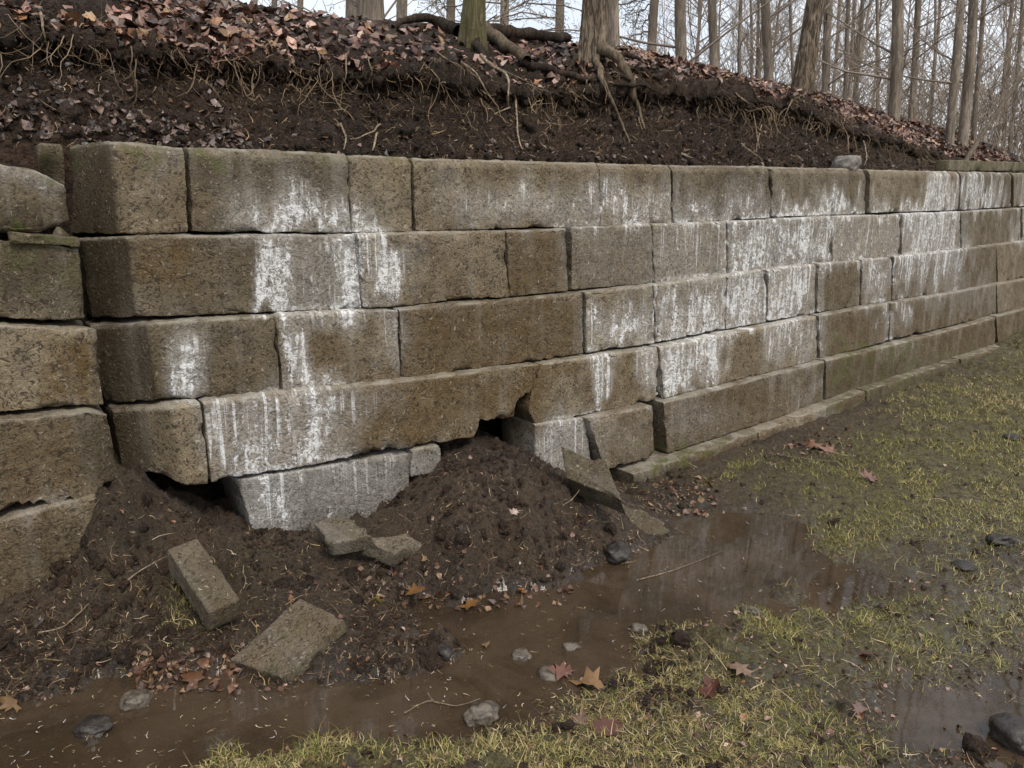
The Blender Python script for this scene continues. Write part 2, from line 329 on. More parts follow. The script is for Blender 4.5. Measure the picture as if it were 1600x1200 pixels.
def stain_shade_of(P, N=None):
    x, y = project(P); o = []
    jx = 13*noise(P, 6, 3)+9*noise(P*[1, 1, .25], 22, 13); jy = 26*noise(P*[1, 1, .4], 9, 5)+16*noise(P*[1, 1, .2], 24, 15)
    for qi, T in enumerate((EFF, RUST, DARK, MOSS)):
        v = np.zeros(len(P)); kx = 1.5 if qi == 0 else 1.; ax, ay = [(1, 1), (1, .6), (.35, .4), (1, 1)][qi]
        for a, b, c, d, g, sx, sy in T: v = 1-(1-v)*(1-np.clip(g*soft(x+jx*ax, a, b, sx*kx)*soft(y+jy*ay, c, d, sy*kx), 0, 1))
        o.append(v)
    return np.stack(o[:3], -1), o[3]

def box_lattice(ga, gb, gc):
    na, nb, nc = len(ga), len(gb), len(gc)
    A, B, C = np.meshgrid(np.arange(na), np.arange(nb), np.arange(nc), indexing='ij')
    m = (A == 0)|(A == na-1)|(B == 0)|(B == nb-1)|(C == 0)|(C == nc-1)
    ix = np.full(m.shape, -1); ix[m] = np.arange(m.sum())
    P = np.stack([ga[A[m]], gb[B[m]], gc[C[m]]], -1); F = []
    def q(s, flip):
        a, b, c, d = s[:-1, :-1], s[1:, :-1], s[1:, 1:], s[:-1, 1:]
        f = np.stack([a.ravel(), b.ravel(), c.ravel(), d.ravel()], -1); F.append(f[:, ::-1] if flip else f)
    q(ix[:, 0, :], False); q(ix[:, -1, :], True); q(ix[0], True); q(ix[-1], False); q(ix[:, :, 0], True); q(ix[:, :, -1], False)
    return P, np.concatenate(F)
def axis_grid(L, sp, r):
    e = .0028; n = max(2, int(round((L-2*r-2*e)/sp))); return np.concatenate([[0, r*.35, r], np.linspace(r+e, L-r-e, n+1), [L-r, L-r*.35, L]])
def rounded(P, dims, r, seed, amp, chip=1., wpos=None):
    """round the edges of a box unevenly, chip them, roughen the faces; P in local box coords"""
    q = P if wpos is None else wpos
    L = np.asarray(dims, float)
    rv = r*(1+1.1*np.clip(noise(q, 14, seed), -0.6, 1)+1.8*chip*np.clip(noise(q, 9, seed+2)-.35, 0, 1))
    rv = np.minimum(rv, L.min()*.45)[:, None]
    c = np.clip(P, rv, L-rv); d = P-c; n = np.linalg.norm(d, axis=1, keepdims=True); nn = d/np.maximum(n, 1e-9)
    out = c+nn*rv
    # faces: normals
    near = np.minimum(P, L-P); ed = np.sort(near, axis=1)[:, 1]      # distance to the nearest edge
    ch = np.clip(noise(q, 11, seed+4)+.55*noise(q, 30, seed+5)-.38, 0, 1)*np.exp(-ed/.012)*.050*chip
    ridg = 1-2*np.abs(noise(q, 42, seed+8)); dsp = amp*(.55*fbm(q, 16, 2, seed+6)+.5*ridg*.6+.35*noise(q, 95, seed+9))+.6*amp*noise(q, 5, seed+10)
    return out+nn*(dsp-ch)[:, None]

def make_block(name, cols, off, parent, depth=.27, sp=.008, r=.0035, amp=.0055, chip=1., cham=0., raise_=0., damp=False, jag=(lambda f: 1.), mat=None, seed=0, label=None):  # damp: paint shade onto the face turned away left of the corner
    """cols: (x top, y top, x bottom, y bottom[, push]) pixels of the front face, left to right"""
    Pt = []; Pb = []
    for c in cols:
        o = off+(c[4] if len(c) > 4 else 0.)
        Pt.append(on_wall(c[0], c[1], o)); Pb.append(on_wall(c[2], c[3], o))
    Pt = np.array(Pt); Pb = np.array(Pb); Pt[:, 2] += raise_
    # follow the curve of the wall between given columns
    s = np.concatenate([[0], np.cumsum(np.linalg.norm(np.diff((Pt+Pb)/2, axis=0), axis=1))]); L = s[-1]
    H = float(np.mean(Pt[:, 2]-Pb[:, 2]))
    ga = axis_grid(L, sp, r); gc = axis_grid(H, sp, r); gb = np.concatenate([[0, r*.35, r, r*2.2, r*4.5], np.linspace(r*9, depth-r, 3), [depth]])
    P, F = box_lattice(ga, gb, gc); F = F[~(P[F][:, :, 1] > depth-1e-6).all(1)]      # the back is buried in the bank
    sa = P[:, 0]; wq = np.stack([np.interp(sa, s, (Pt+Pb)[:, k]/2) for k in (0, 1, 2)], -1)-NN*P[:, 1:2]; wq[:, 2] += P[:, 2]-H/2
    Q = rounded(P, (L, depth, H), r, seed, amp, chip, wq)
    if cham:
        tz = np.clip((Q[:, 2]-(H-cham))/cham, 0, 1); fr = np.clip(1-Q[:, 1]/.09, 0, 1)
        Q[:, 1] += tz*cham*.9*fr*(1+.3*noise(wq, 8, seed+21)); 
    a = Q[:, 0]; f = (Q[:, 2]/H)[:, None]
    top = np.stack([np.interp(a, s, Pt[:, k]) for k in (0, 1, 2)], -1); bot = np.stack([np.interp(a, s, Pb[:, k]) for k in (0, 1, 2)], -1)
    if len(cols) > 4: bot[:, 2] += jag(a/L)*.030*noise(np.stack([a*26, 0*a, Q[:, 1]*9], -1), 1, seed)+jag(a/L)*.012*noise(np.stack([a*80, 0*a, Q[:, 1]*20], -1), 1, seed)
    over = np.clip(a, None, 0)+np.clip(a-L, 0, None)
    V = bot*(1-f)+top*f-NN*Q[:, 1:2]+UU*over[:, None]
    # curvature between first and last column
    if len(cols) == 2:
        t0 = Pt[0]@UU; t1 = Pt[1]@UU; t = V@UU; lin = gof(t0)+(gof(t1)-gof(t0))*(t-t0)/(t1-t0); V = V-NN*(gof(t)-lin)[:, None]
    st, mo = stain_shade_of(V)
    if damp: st[:, 2] = np.maximum(st[:, 2]*.3, .8*(1-sstep(s[1]-.012, s[1]+.008, a+.012*noise(wq, 9, 4)))); st[:, 1] = np.maximum(st[:, 1], .5*(1-sstep(s[1]-.01, s[1]+.01, a)))  # paints shade onto the face turned away left of the corner
    uv = np.stack([V@UU, V[:, 2]], -1)
    me_attr = {'stain_shade': st, 'moss': np.stack([mo, 1-np.clip(Q[:, 2]/H, 0, 1), 0*mo], -1)}
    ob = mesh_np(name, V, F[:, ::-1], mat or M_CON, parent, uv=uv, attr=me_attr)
    if label: ob['label'] = label
    return ob

# ================================================================= THE RETAINING WALL
wall = empty('retaining_wall', wp(2.3, 0, 0), 'long curved concrete block retaining wall with white lime streaks', 'retaining wall')
n_ = 0
def courses(k, items, name='block', **kw):
    global n_
    for it in items:
        n_ += 1; cols, opt = it if isinstance(it, tuple) and isinstance(it[-1], dict) else (it, {})
        o = dict(kw); o.update(opt); dist = cols[0][0]; o.setdefault('raise_', [0, .013, .013, .008, .005, 0][int(k)]); o.setdefault('cham', [.030, .008, .009, .008, .008, .008][int(k)]); o.setdefault('damp', len(cols[0]) > 4)  # damp: corner blocks, their turned left face gets painted shade
        sp = .0115 if dist < 900 else (.0125 if dist < 1250 else .018)
        push = o.pop('push', 0.)+random.uniform(-.006, .006)
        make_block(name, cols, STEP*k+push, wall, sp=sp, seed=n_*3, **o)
def B(x0, y0, x1, y1, x2, y2, x3, y3): return [(x0, y0, x3, y3), (x1, y1, x2, y2)]    # TL TR BR BL
courses(0, [
 [(106,229,112,363,-.30),(172,220,184,366),(289,229,294,362)],
 B(295,229,544,240,549,363,300,362), B(546,241,641,246,645,362,551,363), B(646,247,935,255,937,353,649,361), B(937,255,1048,257,1049,349,939,353),
 B(1051,258,1203,260,1203,340,1052,349), B(1207,261,1353,264,1351,334,1207,339), B(1360,265,1500,268,1497,328,1358,333), B(1502,268,1580,270,1580,323,1499,328),
 B(1584,270,1690,273,1690,315,1584,323), B(1693,273,1780,275,1780,310,1693,315)])
courses(1, [
 [(126,379,144,498,-.24),(200,375,213,495),(555,371,565,482)],
 B(560,370,790,365,795,463,569,481), B(792,365,884,361,888,455,797,463), B(894,359,1018,354,1020,442,893,453), B(1020,354,1134,350,1137,431,1022,442),
 B(1137,350,1299,341,1299,411,1139,430), B(1301,341,1407,338,1405,400,1301,411), B(1411,337,1500,333,1500,388,1409,400), B(1502,333,1595,327,1595,376,1502,388), B(1598,327,1720,318,1720,362,1598,375)])
courses(2, [
 [(146,517,163,628,-.24),(230,511,248,626),(428,498,439,616)],
 B(432,497,622,488,625,593,443,614), B(624,488,909,462,912,552,628,592), B(915,461,1020,449,1024,536,917,550), B(1022,449,1135,433,1133,514,1026,535),
 B(1137,433,1197,424,1197,503,1135,514), B(1201,424,1274,416,1273,489,1200,502), B(1279,415,1345,410,1342,478,1277,488), B(1348,409,1394,404,1392,470,1345,477),
 B(1397,404,1556,384,1558,442,1394,469), B(1557,384,1700,364,1700,412,1559,442)])
courses(3, [
 ([(176,645,192,738,-.20),(225,642,238,738,-.09),(266,640,291,757),(312,633,327,756)], dict(chip=1.6, label='block with its lower left corner broken away')),
 ([(318,632,331,753),(470,614,480,728),(625,598,620,702),(735,585,742,682),(748,583,752,660),(790,577,792,648),(812,575,806,634),(832,573,822,612),(842,572,834,598)], dict(chip=1.3, jag=lambda f: .15+.85*sstep(.74, .80, f), label='long rust brown block broken off at its lower right corner')),
 ([(754,622,756,657),(806,604,804,652)], dict(mat=M_CON, push=-.075, depth=.2, label='recessed broken core seen in the notch')),
 ([(849,572,832,600),(862,570,826,640),(872,568,838,664),(1028,545,1029,624)], dict(jag=lambda f: 1-.9*sstep(.1, .2, f), label='block with a jagged broken left edge')),
 B(1031,545,1275,496,1277,562,1037,622), B(1280,495,1390,475,1388,532,1281,561), B(1392,475,1556,445,1558,489,1390,531), B(1557,445,1700,420,1700,458,1559,489)])
courses(4, [
 ([(372,752,398,842),(640,708,637,830)], dict(mat=M_LIME, push=-.07, label='pale grey inner block showing behind the breach')),
 ([(643,706,643,745),(688,697,688,735)], dict(mat=M_LIME, push=-.05, label='small pale broken block end')),
 ([(836,664,838,760),(914,654,926,756)], dict(mat=M_LIME, push=-.05)),
 ([(920,656,945,734),(1020,635,1022,713)], dict(chip=1.5)),
 B(1037,630,1287,566,1287,628,1043,708), B(1291,564,1555,496,1558,543,1290,627), B(1557,495,1710,452,1710,492,1559,542)])
courses(5.4, [B(990,741,1184,676,1184,705,992,775), B(1186,676,1352,611,1352,632,1186,704), B(1354,610,1500,562,1500,580,1354,631), B(1502,561,1640,512,1640,532,1502,580)], name='footing_slab', chip=1.4, depth=.3)

# wing to the left, stepped forward of the main wall
wing = empty('retaining_wall', wp(-.2, -.15, 0), 'left wing of the block wall with sagging dark courses', 'retaining wall')
def wing_block(cols, off, **kw):
    global n_
    n_ += 1; make_block('block', cols, off, wing, sp=.010 if cols[-1][0] > -100 else .05, seed=n_*3, **kw)
wing_block([(-190,232,-190,362),(-60,244,-60,364),(60,268,60,366),(102,290,108,345)], .03, mat=M_CON, cham=.02, chip=1.0, label='slumped cracked top block')
wing_block([(-190,370,-190,494),(60,378,62,499),(124,390,132,497)], .07, chip=1.3)
wing_block([(-190,500,-190,650),(-60,506,-60,648),(150,516,162,632)], .13)
wing_block([(-190,672,-190,842),(-60,662,-60,822),(60,652,62,788),(140,643,150,768),(168,648,186,742,-.03)], .19)
wing_block([(-190,858,-190,1010),(-60,832,-60,975),(60,797,62,945),(150,772,158,925)], .21)
wing_block([(-600,240,-620,1100),(-194,240,-194,1040)], .13, chip=.5)

# ================================================================= GROUND
ctrl = []
for x, y in [(120,800),(150,780),(190,748),(230,772),(275,800),(330,815),(385,826),(440,834),(500,828),(560,805),(620,780),(655,742),(690,716),(740,698),(790,700),(830,716),(870,738),(930,748),(985,748)]:
    P = on_wall(x, y, STEP*4-.08); ctrl.append((P[0], P[1], P[2]))
    P2 = P-NN*.3; ctrl.append((P2[0], P2[1], P[2]+.02))
for x, y in [(150,782),(138,815),(118,850),(95,900),(50,925),(0,946)]:
    P = on_wall(x, y, .215); ctrl.append(tuple(P)); P = P-NN*.2; ctrl.append(tuple(P))
for x, y, z in [(700,745,.32),(780,730,.33),(660,795,.24),(850,752,.27),(760,785,.28),(820,822,.19),(720,850,.19),(640,870,.12),(-100,985,.03),(60,985,.06),(0,1030,.04),(100,1040,.03),(180,860,.25),(180,960,.11),(250,840,.21),(240,900,.13),(300,930,.09),(260,1000,.055),(370,900,.12),(400,870,.17),(420,930,.08),(330,1000,.06),
 (480,850,.13),(560,860,.10),(620,880,.08),(500,880,.09),(520,950,.06),(480,1010,.045),(560,1000,.04),(620,1000,.022),(600,910,.06),(600,950,.03),(660,830,.18),(700,785,.29),(680,900,.07),(740,735,.37),(780,850,.12),(780,900,.03),(840,770,.28),(860,840,.12),(900,880,.02),(930,800,.14),(950,840,.05),(990,800,.05),(1010,825,.015),(1040,770,.03),(1080,735,.05)]:
    P = on_z(x, y, z); ctrl.append(tuple(P))
SH = [(-200,1150),(0,1105),(70,1085),(130,1068),(220,1045),(340,1062),(440,1078),(560,1062),(640,1048),(708,1012),(650,965),(605,945),(680,930),(760,928),(850,918),(905,893),(985,868),(1050,835),(1050,802),(1120,800),(1200,805),(1275,825),(1270,850),(1330,880),(1385,905),(1375,935),(1290,962),(1160,968),(1060,995),(1000,1010),(980,1050),(930,1095),(850,1125),(760,1150),(650,1158),(500,1165),(380,1180),(260,1215),(0,1290)]
for x, y in SH: P = on_z(x, y, 0); ctrl.append((P[0], P[1], 0.0))
for x, y in [(-150,1200),(0,1150),(60,1120),(0,1220),(150,1100),(150,1180),(300,1100),(300,1150),(450,1110),(450,1145),(600,1090),(600,1130),(750,1060),(700,1110),(800,1000),(800,1100),(700,980),(880,1050),(850,950),(950,930),(950,1000),(1050,880),(1050,950),(1100,830),(1150,860),(1200,930),(1250,880),(1320,920),(1200,830)]:
    P = on_z(x, y, -.03); ctrl.append((P[0], P[1], -.032))
for x, y, z in [(320,1230,.02),(450,1195,.025),(600,1185,.025),(750,1180,.025),(900,1150,.02),(1000,1090,.02),(1000,1180,.03),(1100,1040,.018),(1150,1100,.02),(1150,1180,.025),(1250,1010,.02),(1300,1080,.012),(1280,1170,.016),(1400,980,.018),(1420,1050,.0),(1480,1110,-.008),(1400,1150,-.004),(1500,1180,-.006),(1580,1100,-.006),(1560,1020,-.002),(1600,1200,-.004),(1480,1060,-.006),(1600,1060,-.004),(1340,1150,.006),(1580,960,.004),(1500,960,.018),(1560,900,.02),(1450,900,.022),(1400,850,.03),(1330,840,.03),(1450,830,.025),(1500,870,.014),(1350,780,.04),(1250,790,.03),(1150,780,.028),(1200,740,.05),(1300,700,.06),(1500,750,.045),(1600,800,.03),(1600,700,.05),(1500,650,.06),(1400,650,.06),(1600,600,.07),(1300,1260,.03),(800,1300,.03),(1500,1300,.02),(0,1400,.02),(500,1300,.03)]:
    P = on_z(x, y, z); ctrl.append((P[0], P[1], z))
for t, z in [(4.2,.05),(5,.06),(6,.07),(7,.08),(8.5,.09),(11,.12)]: P = wp(t, -.33, 0); ctrl.append((P[0], P[1], z))
for x, y, z in [(9,5,.12),(9,12,.15),(5,2,.06),(0,0,.03),(-2,.5,.03),(14,3,.1),(-6,-4,.03),(5,-6,.03),(3,0,.03)]: ctrl.append((x, y, z))
ctrl = np.array(ctrl)
def rbf_fit(X, v):
    n = len(X); K = np.sqrt(((X[:, None]-X[None])**2).sum(-1)+.0004)+np.eye(n)*-.004
    A = np.zeros((n+1, n+1)); A[:n, :n] = K; A[:n, n] = 1; A[n, :n] = 1
    return np.linalg.solve(A, np.append(v, 0))
_w = rbf_fit(ctrl[:, :2], ctrl[:, 2])
def rbf(X, ctr, w, Y):
    o = np.full(len(Y), w[-1])
    for (cx, cy), wi in zip(ctr, w[:-1]): o += wi*np.sqrt((Y[:, 0]-cx)**2+(Y[:, 1]-cy)**2+.0004)
    return o
def gz_base(XY):
    r = np.hypot(XY[:, 0], XY[:, 1]); Y = XY*np.minimum(1, 13/np.maximum(r, 1e-6))[:, None]
    return rbf(None, ctrl[:, :2], _w, Y)
GR = [(340,1190,1),(500,1175,1),(420,1215,1),(650,1170,.9),(760,1165,1),(880,1150,.7),(960,1110,1),(1000,1180,1),(1050,1060,.9),(1120,1120,1),(1150,1190,1),(1180,1010,.8),(1240,990,1),(1260,1100,.8),(1350,950,.9),(1400,1000,.9),(1480,1000,.8),(1550,960,.9),(1600,1000,.7),(1350,1080,.35),(1250,1180,.9),(1400,1180,.4),(1420,1120,.1),(1500,1080,.15),(1520,1160,.1),(1590,1130,.05),(1550,1060,.2),
 (1500,900,.6),(1450,870,.3),(1550,860,.35),(1380,850,.8),(1310,850,.9),(1290,830,.8),(1420,800,1),(1550,790,1),(1600,850,.7),(1480,740,1),(1590,700,1),(1400,700,1),(1300,740,.8),(1200,780,.45),(1220,715,.2),(1140,735,.3),(1160,700,.1),(1270,690,.25),(1270,660,.0),(1330,650,.25),(1400,640,.7),(1190,690,0),(1440,640,.9),(1550,600,1),(1600,560,1),(1500,600,.7),(1470,590,.3),(1380,640,.3),(1330,790,1),(1250,805,.5),
 (1060,760,.15),(1100,790,.1),(1280,720,.4),(200,1000,.15),(300,980,.2)]
gc_ = [(*on_z(x, y, .02)[:2], v) for x, y, v in GR]+[(*on_z(x, y, 0)[:2], 0) for x, y in [(0,1000),(100,950),(300,900),(500,900),(500,1030),(700,850),(900,820),(990,800),(1100,860),(1200,900),(1000,950),(800,1000),(600,1100),(300,1120),(100,1150),(0,1190),(1330,910),(1050,820),(1180,830),(800,1100),(900,1020),(350,1150),(600,1140)]]
gc_ += [(9,5,1),(12,12,1),(5,1,1),(0,0,1),(3,0,1),(-3,-1,.8)]
gc_ = np.array(gc_); _wg = rbf_fit(gc_[:, :2], gc_[:, 2])
def grass_of(XY):
    r = np.hypot(XY[:, 0], XY[:, 1]); Y = XY*np.minimum(1, 13/np.maximum(r, 1e-6))[:, None]
    return np.clip(rbf(None, gc_[:, :2], _wg, Y), 0, 1)
def gz(XY, fine=True):
    XY = np.asarray(XY, float); z0 = gz_base(XY); P = np.concatenate([XY, np.zeros((len(XY), 1))], 1)
    mound = sstep(.02, .12, z0); r = np.hypot(XY[:, 0], XY[:, 1]); g = grass_of(XY)
    z = z0+.006*fbm(P, 3.2, 3, 31)
    clod = 1-np.abs(fbm(P, 8, 4, 41, .6))*1.6
    cr2 = 1-np.abs(fbm(P, 30, 3, 53, .6))*1.7
    vary = np.clip(.75+.9*fbm(P, 2.4, 2, 57), .25, 1.4)
    z = z+mound*vary*(.034*(clod-.5)+.028*fbm(P, 17, 3, 43)+.013*(cr2-.5))
    flat = (1-mound)*(1-.35*g)
    z = z+flat*(.015*fbm(P, 11, 4, 45, .6))+.0060*fbm(P, 50, 3, 47, .6)+g*.008*fbm(P, 18, 3, 49)
    # lumps standing in the water and at its edge
    for (px, py, h, rr) in [(1225,920,.045,.10),(690,1020,.05,.055),(1090,1015,.05,.10),(960,865,.05,.06),(1030,1000,.02,.07),(600,1050,.02,.1),(150,1145,.03,.05),(760,905,.05,.10),(830,905,.05,.09),(1165,960,.025,.06),(100,1060,.03,.08),(290,1055,.025,.08),(900,900,.03,.06)]:
        c = on_z(px, py, 0); d2 = ((XY[:, 0]-c[0])**2+((XY[:, 1]-c[1])*.8)**2)/rr**2
        z = z+h*np.exp(-d2*1.3)*(1+.9*fbm(P, 20, 3, 51))
    return z
# polar sheet centred below the camera: fine in front, coarse to the horizon
azf = np.radians(np.linspace(-36, 36, 570)); azc = np.radians(np.linspace(40, 320, 80)); azs = np.concatenate([azf, azc, [azf[0]+2*math.pi]])
rr_ = np.concatenate([np.array([0.02, .4, .8]), np.geomspace(1.45, 11.5, 380), np.geomspace(12.5, 500, 26)])
RR, AA = np.meshgrid(rr_, azs, indexing='ij'); XY = np.stack([RR.ravel()*np.sin(AA.ravel()), RR.ravel()*np.cos(AA.ravel())], -1)
tt_, bb_ = tb(np.concatenate([XY, np.zeros((len(XY), 1))], 1))
Z = np.zeros(len(XY)); keep = (bb_ < .35)
Z[keep] = gz(XY[keep]); Z[~keep] = np.minimum(gz_base(XY[~keep]), .05)*0+(-.02)
near = (bb_ >= .0) & (bb_ < 1.2) & (tt_ < 4.3); Z[near & ~keep] = gz_base(XY[near & ~keep])
Fg = grid_faces(len(rr_), len(azs))
fk = ~((bb_[Fg] > .6).all(1) & (RR.ravel()[Fg] < 11).all(1)); Fg = Fg[fk]
used = np.zeros(len(XY), bool); used[Fg.ravel()] = True; mp_ = np.cumsum(used)-1
GV_ = np.concatenate([XY, Z[:, None]], 1)[used]; ga_ = grass_of(GV_[:, :2]); wet_ = 1-sstep(.0, .05, GV_[:, 2])
ground = mesh_np('ground', GV_, mp_[Fg][:, ::-1], M_GROUND, attr={'zone': np.stack([ga_, wet_, 0*wet_], -1)}, kind='structure')
# water sheet over the hollow
wx = np.array([(-2.6, .9), (-2.6, 2.2), (-.9, 2.75), (.7, 3.3), (2.0, 4.0), (3.2, 3.4), (3.0, 1.3), (1.2, .9)])
me = bpy.data.meshes.new('puddle'); me.from_pydata([(x, y, 0.0) for x, y in wx], [], [tuple(range(len(wx)))[::-1]]); me.materials.append(M_WATER)
pud = bpy.data.objects.new('puddle', me); COL.objects.link(pud); pud['kind'] = 'structure'

# ================================================================= THE BANK
def on_plane(px, py, b): return on_wall(px, py, -b)
B_LIP = .62; B_SKY = 1.9
LIPX = [(-300,-30),(-150,0),(0,28),(100,42),(200,58),(300,72),(400,80),(500,92),(600,100),(700,110),(800,124),(900,122),(1000,124),(1100,128),(1180,141),(1250,161),(1330,189),(1400,213),(1480,246),(1560,262),(1640,272),(1720,278)]
SKYX = [(-300,-190),(0,-90),(150,-45),(250,-20),(350,4),(430,14),(500,26),(570,32),(640,36),(720,44),(800,56),(900,72),(980,80),(1050,98),(1120,115),(1200,128),(1280,146),(1350,167),(1420,190),(1500,212),(1570,228),(1640,243),(1720,258)]
L_ = np.array([on_plane(x, y, B_LIP) for x, y in LIPX]); S_ = np.array([on_plane(x, y, B_SKY) for x, y in SKYX])
tL, zL = L_@UU, L_[:, 2]; tS, zS = S_@UU, S_[:, 2]
def lipz(t): return np.maximum(np.interp(t, tL, zL), TOP-.02)
def skyz(t): return np.interp(t, tS, zS, right=zS[-1])
def topz(t): return TOP-.0+0*t
NT_ = 800
ts = np.concatenate([np.linspace(-5, -.6, 40), np.linspace(-.55, 9.3, NT_), np.linspace(9.5, 15, 40)])
lz = lipz(ts); sz = skyz(ts); q0 = np.zeros((len(ts), 3)); q0[:, 0] = ts
wob = .12*fbm(q0, .9, 2, 61)+.12*fbm(q0, 3.0, 4, 63, .6)
lz = lz+(.035*fbm(q0, 2.2, 3, 65)-.02)*np.clip((lz-TOP)/.3, 0, 1)
Hh = np.clip(lz-TOP, .0, 2)
leftness = 1-sstep(.3, 1.3, ts)           # at the far left a gentle littered apron instead of a face
hs = np.clip(Hh/.75, .12, 1)
prof = []
def lay(b, z): prof.append((b+0*ts, z+0*ts))
lay(.30, -.05); lay(.30, TOP-.28); lay(.27, TOP-.07)
lay(.30+.02*wob, TOP-.035+.03*leftness)
lay(.40-.03*leftness+.3*wob*hs, TOP+Hh*(.16+.08*leftness))
lay(.53+.6*wob*hs, TOP+Hh*.42)
lay(.62+.03*hs+.8*wob*hs, TOP+Hh*.68)
lay(.675+.03*hs+.8*wob*hs, TOP+Hh*.84)
lay(.64+.8*wob*hs, TOP+Hh*.885)
lay(B_LIP-.02+.8*wob*hs, TOP+Hh*.95)
lay(B_LIP+.05+.6*wob*hs, lz)
lay(B_LIP+.35, lz+(sz-lz)*.30); lay(B_LIP+.8, lz+(sz-lz)*.68); lay(B_SKY, sz); lay(B_SKY+.6, sz-.02); lay(B_SKY+1.6, np.minimum(sz-.12, EYE+.75)); lay(B_SKY+6, np.minimum(sz-.3, EYE+.55)); lay(30, EYE+.45); lay(160, EYE+.3)
PB = np.array([p[0] for p in prof]); PZ = np.array([p[1] for p in prof])
nseg = [2, 2, 4, 24, 30, 30, 22, 12, 12, 14, 32, 28, 26, 10, 6, 4, 3, 3]
rb = []; rz = []; vv = []
for i, n in enumerate(nseg):
    u = np.linspace(0, 1, n, endpoint=False)[:, None]; rb.append(PB[i]*(1-u)+PB[i+1]*u); rz.append(PZ[i]*(1-u)+PZ[i+1]*u); vv += list(i+u[:, 0])
rb.append(PB[-1:]); rz.append(PZ[-1:]); vv.append(len(nseg)); RB = np.concatenate(rb); RZ = np.concatenate(rz); vv = np.array(vv)
# soften the profile polyline a little
for _ in range(3):
    RB[12:-20] = (RB[11:-21]+RB[12:-20]*2+RB[13:-19])/4; RZ[12:-20] = (RZ[11:-21]+RZ[12:-20]*2+RZ[13:-19])/4
TT = np.broadcast_to(ts[None], RB.shape)
BP = wp(TT, RB, RZ)
dt = np.gradient(BP, axis=1); dv = np.gradient(BP, axis=0); Nb = np.cross(dt, dv); Nb /= np.linalg.norm(Nb, axis=-1, keepdims=True)+1e-9
if (Nb[50, 400]@NN) < 0: Nb = -Nb
flatP = BP.reshape(-1, 3)
face = (sstep(3.0, 3.6, vv)*(1-sstep(10.2, 11.5, vv)))[:, None]; lipm = np.exp(-((vv-9.3)/1.0)**2)[:, None]; topm = sstep(10, 11, vv)[:, None]*(1-sstep(15, 16, vv))[:, None]
n1 = fbm(flatP, 3.5, 3, 71).reshape(RB.shape); n2 = (1-np.abs(fbm(flatP, 11, 4, 73, .6))*1.7).reshape(RB.shape); n3 = fbm(flatP, 32, 3, 75, .6).reshape(RB.shape)
hsg = hs[None]
n4 = fbm(flatP, 6, 3, 77, .6).reshape(RB.shape); n5 = 1-np.abs(fbm(flatP, 45, 2, 79)).reshape(RB.shape)*2
disp = face*hsg*(.06*n1+.075*(n2-.45)+.036*n3+.016*n5)+lipm*hsg*(.05*n3+.06*n4+.02)+topm*(.02*n2+.012*n3)
edge = sstep(3.0, 3.5, vv)[:, None]
BP = BP+Nb*(disp*edge)[..., None]
bank = mesh_np('bank', BP.reshape(-1, 3), grid_faces(*RB.shape), M_SOIL, kind='structure')
nT = RB.shape[1]
def bank_pt(t, v):                       # sample the displaced sheet
    fi = np.clip(np.interp(t, ts, np.arange(nT)), 0, nT-1).round().astype(int); vi = np.clip(np.interp(v, vv, np.arange(len(vv))), 0, len(vv)-1).round().astype(int)
    return BP[vi, fi], Nb[vi, fi]
bflat_x, bflat_y = project(BP.reshape(-1, 3)); _okb = ((vv > 3) & (vv < 14))[:, None]*np.ones(nT, bool)[None]; _okb = _okb.ravel() & (bflat_x > -100) & (bflat_x < 1700)
_bi = np.where(_okb)[0]; _bx = bflat_x[_bi]; _by = bflat_y[_bi]; _bd = BP.reshape(-1, 3)[_bi]@UU*0+np.linalg.norm(BP.reshape(-1, 3)[_bi]-CAM, axis=1)
def bank_at(px, py, out=.0):             # the nearest point of the bank that the photograph shows at this pixel
    d = np.hypot(_bx-px, _by-py); c = np.where(d < max(6, d.min()+1.5))[0]; j = c[np.argmin(_bd[c])]; i = _bi[j]
    return BP.reshape(-1, 3)[i]+Nb.reshape(-1, 3)[i]*out

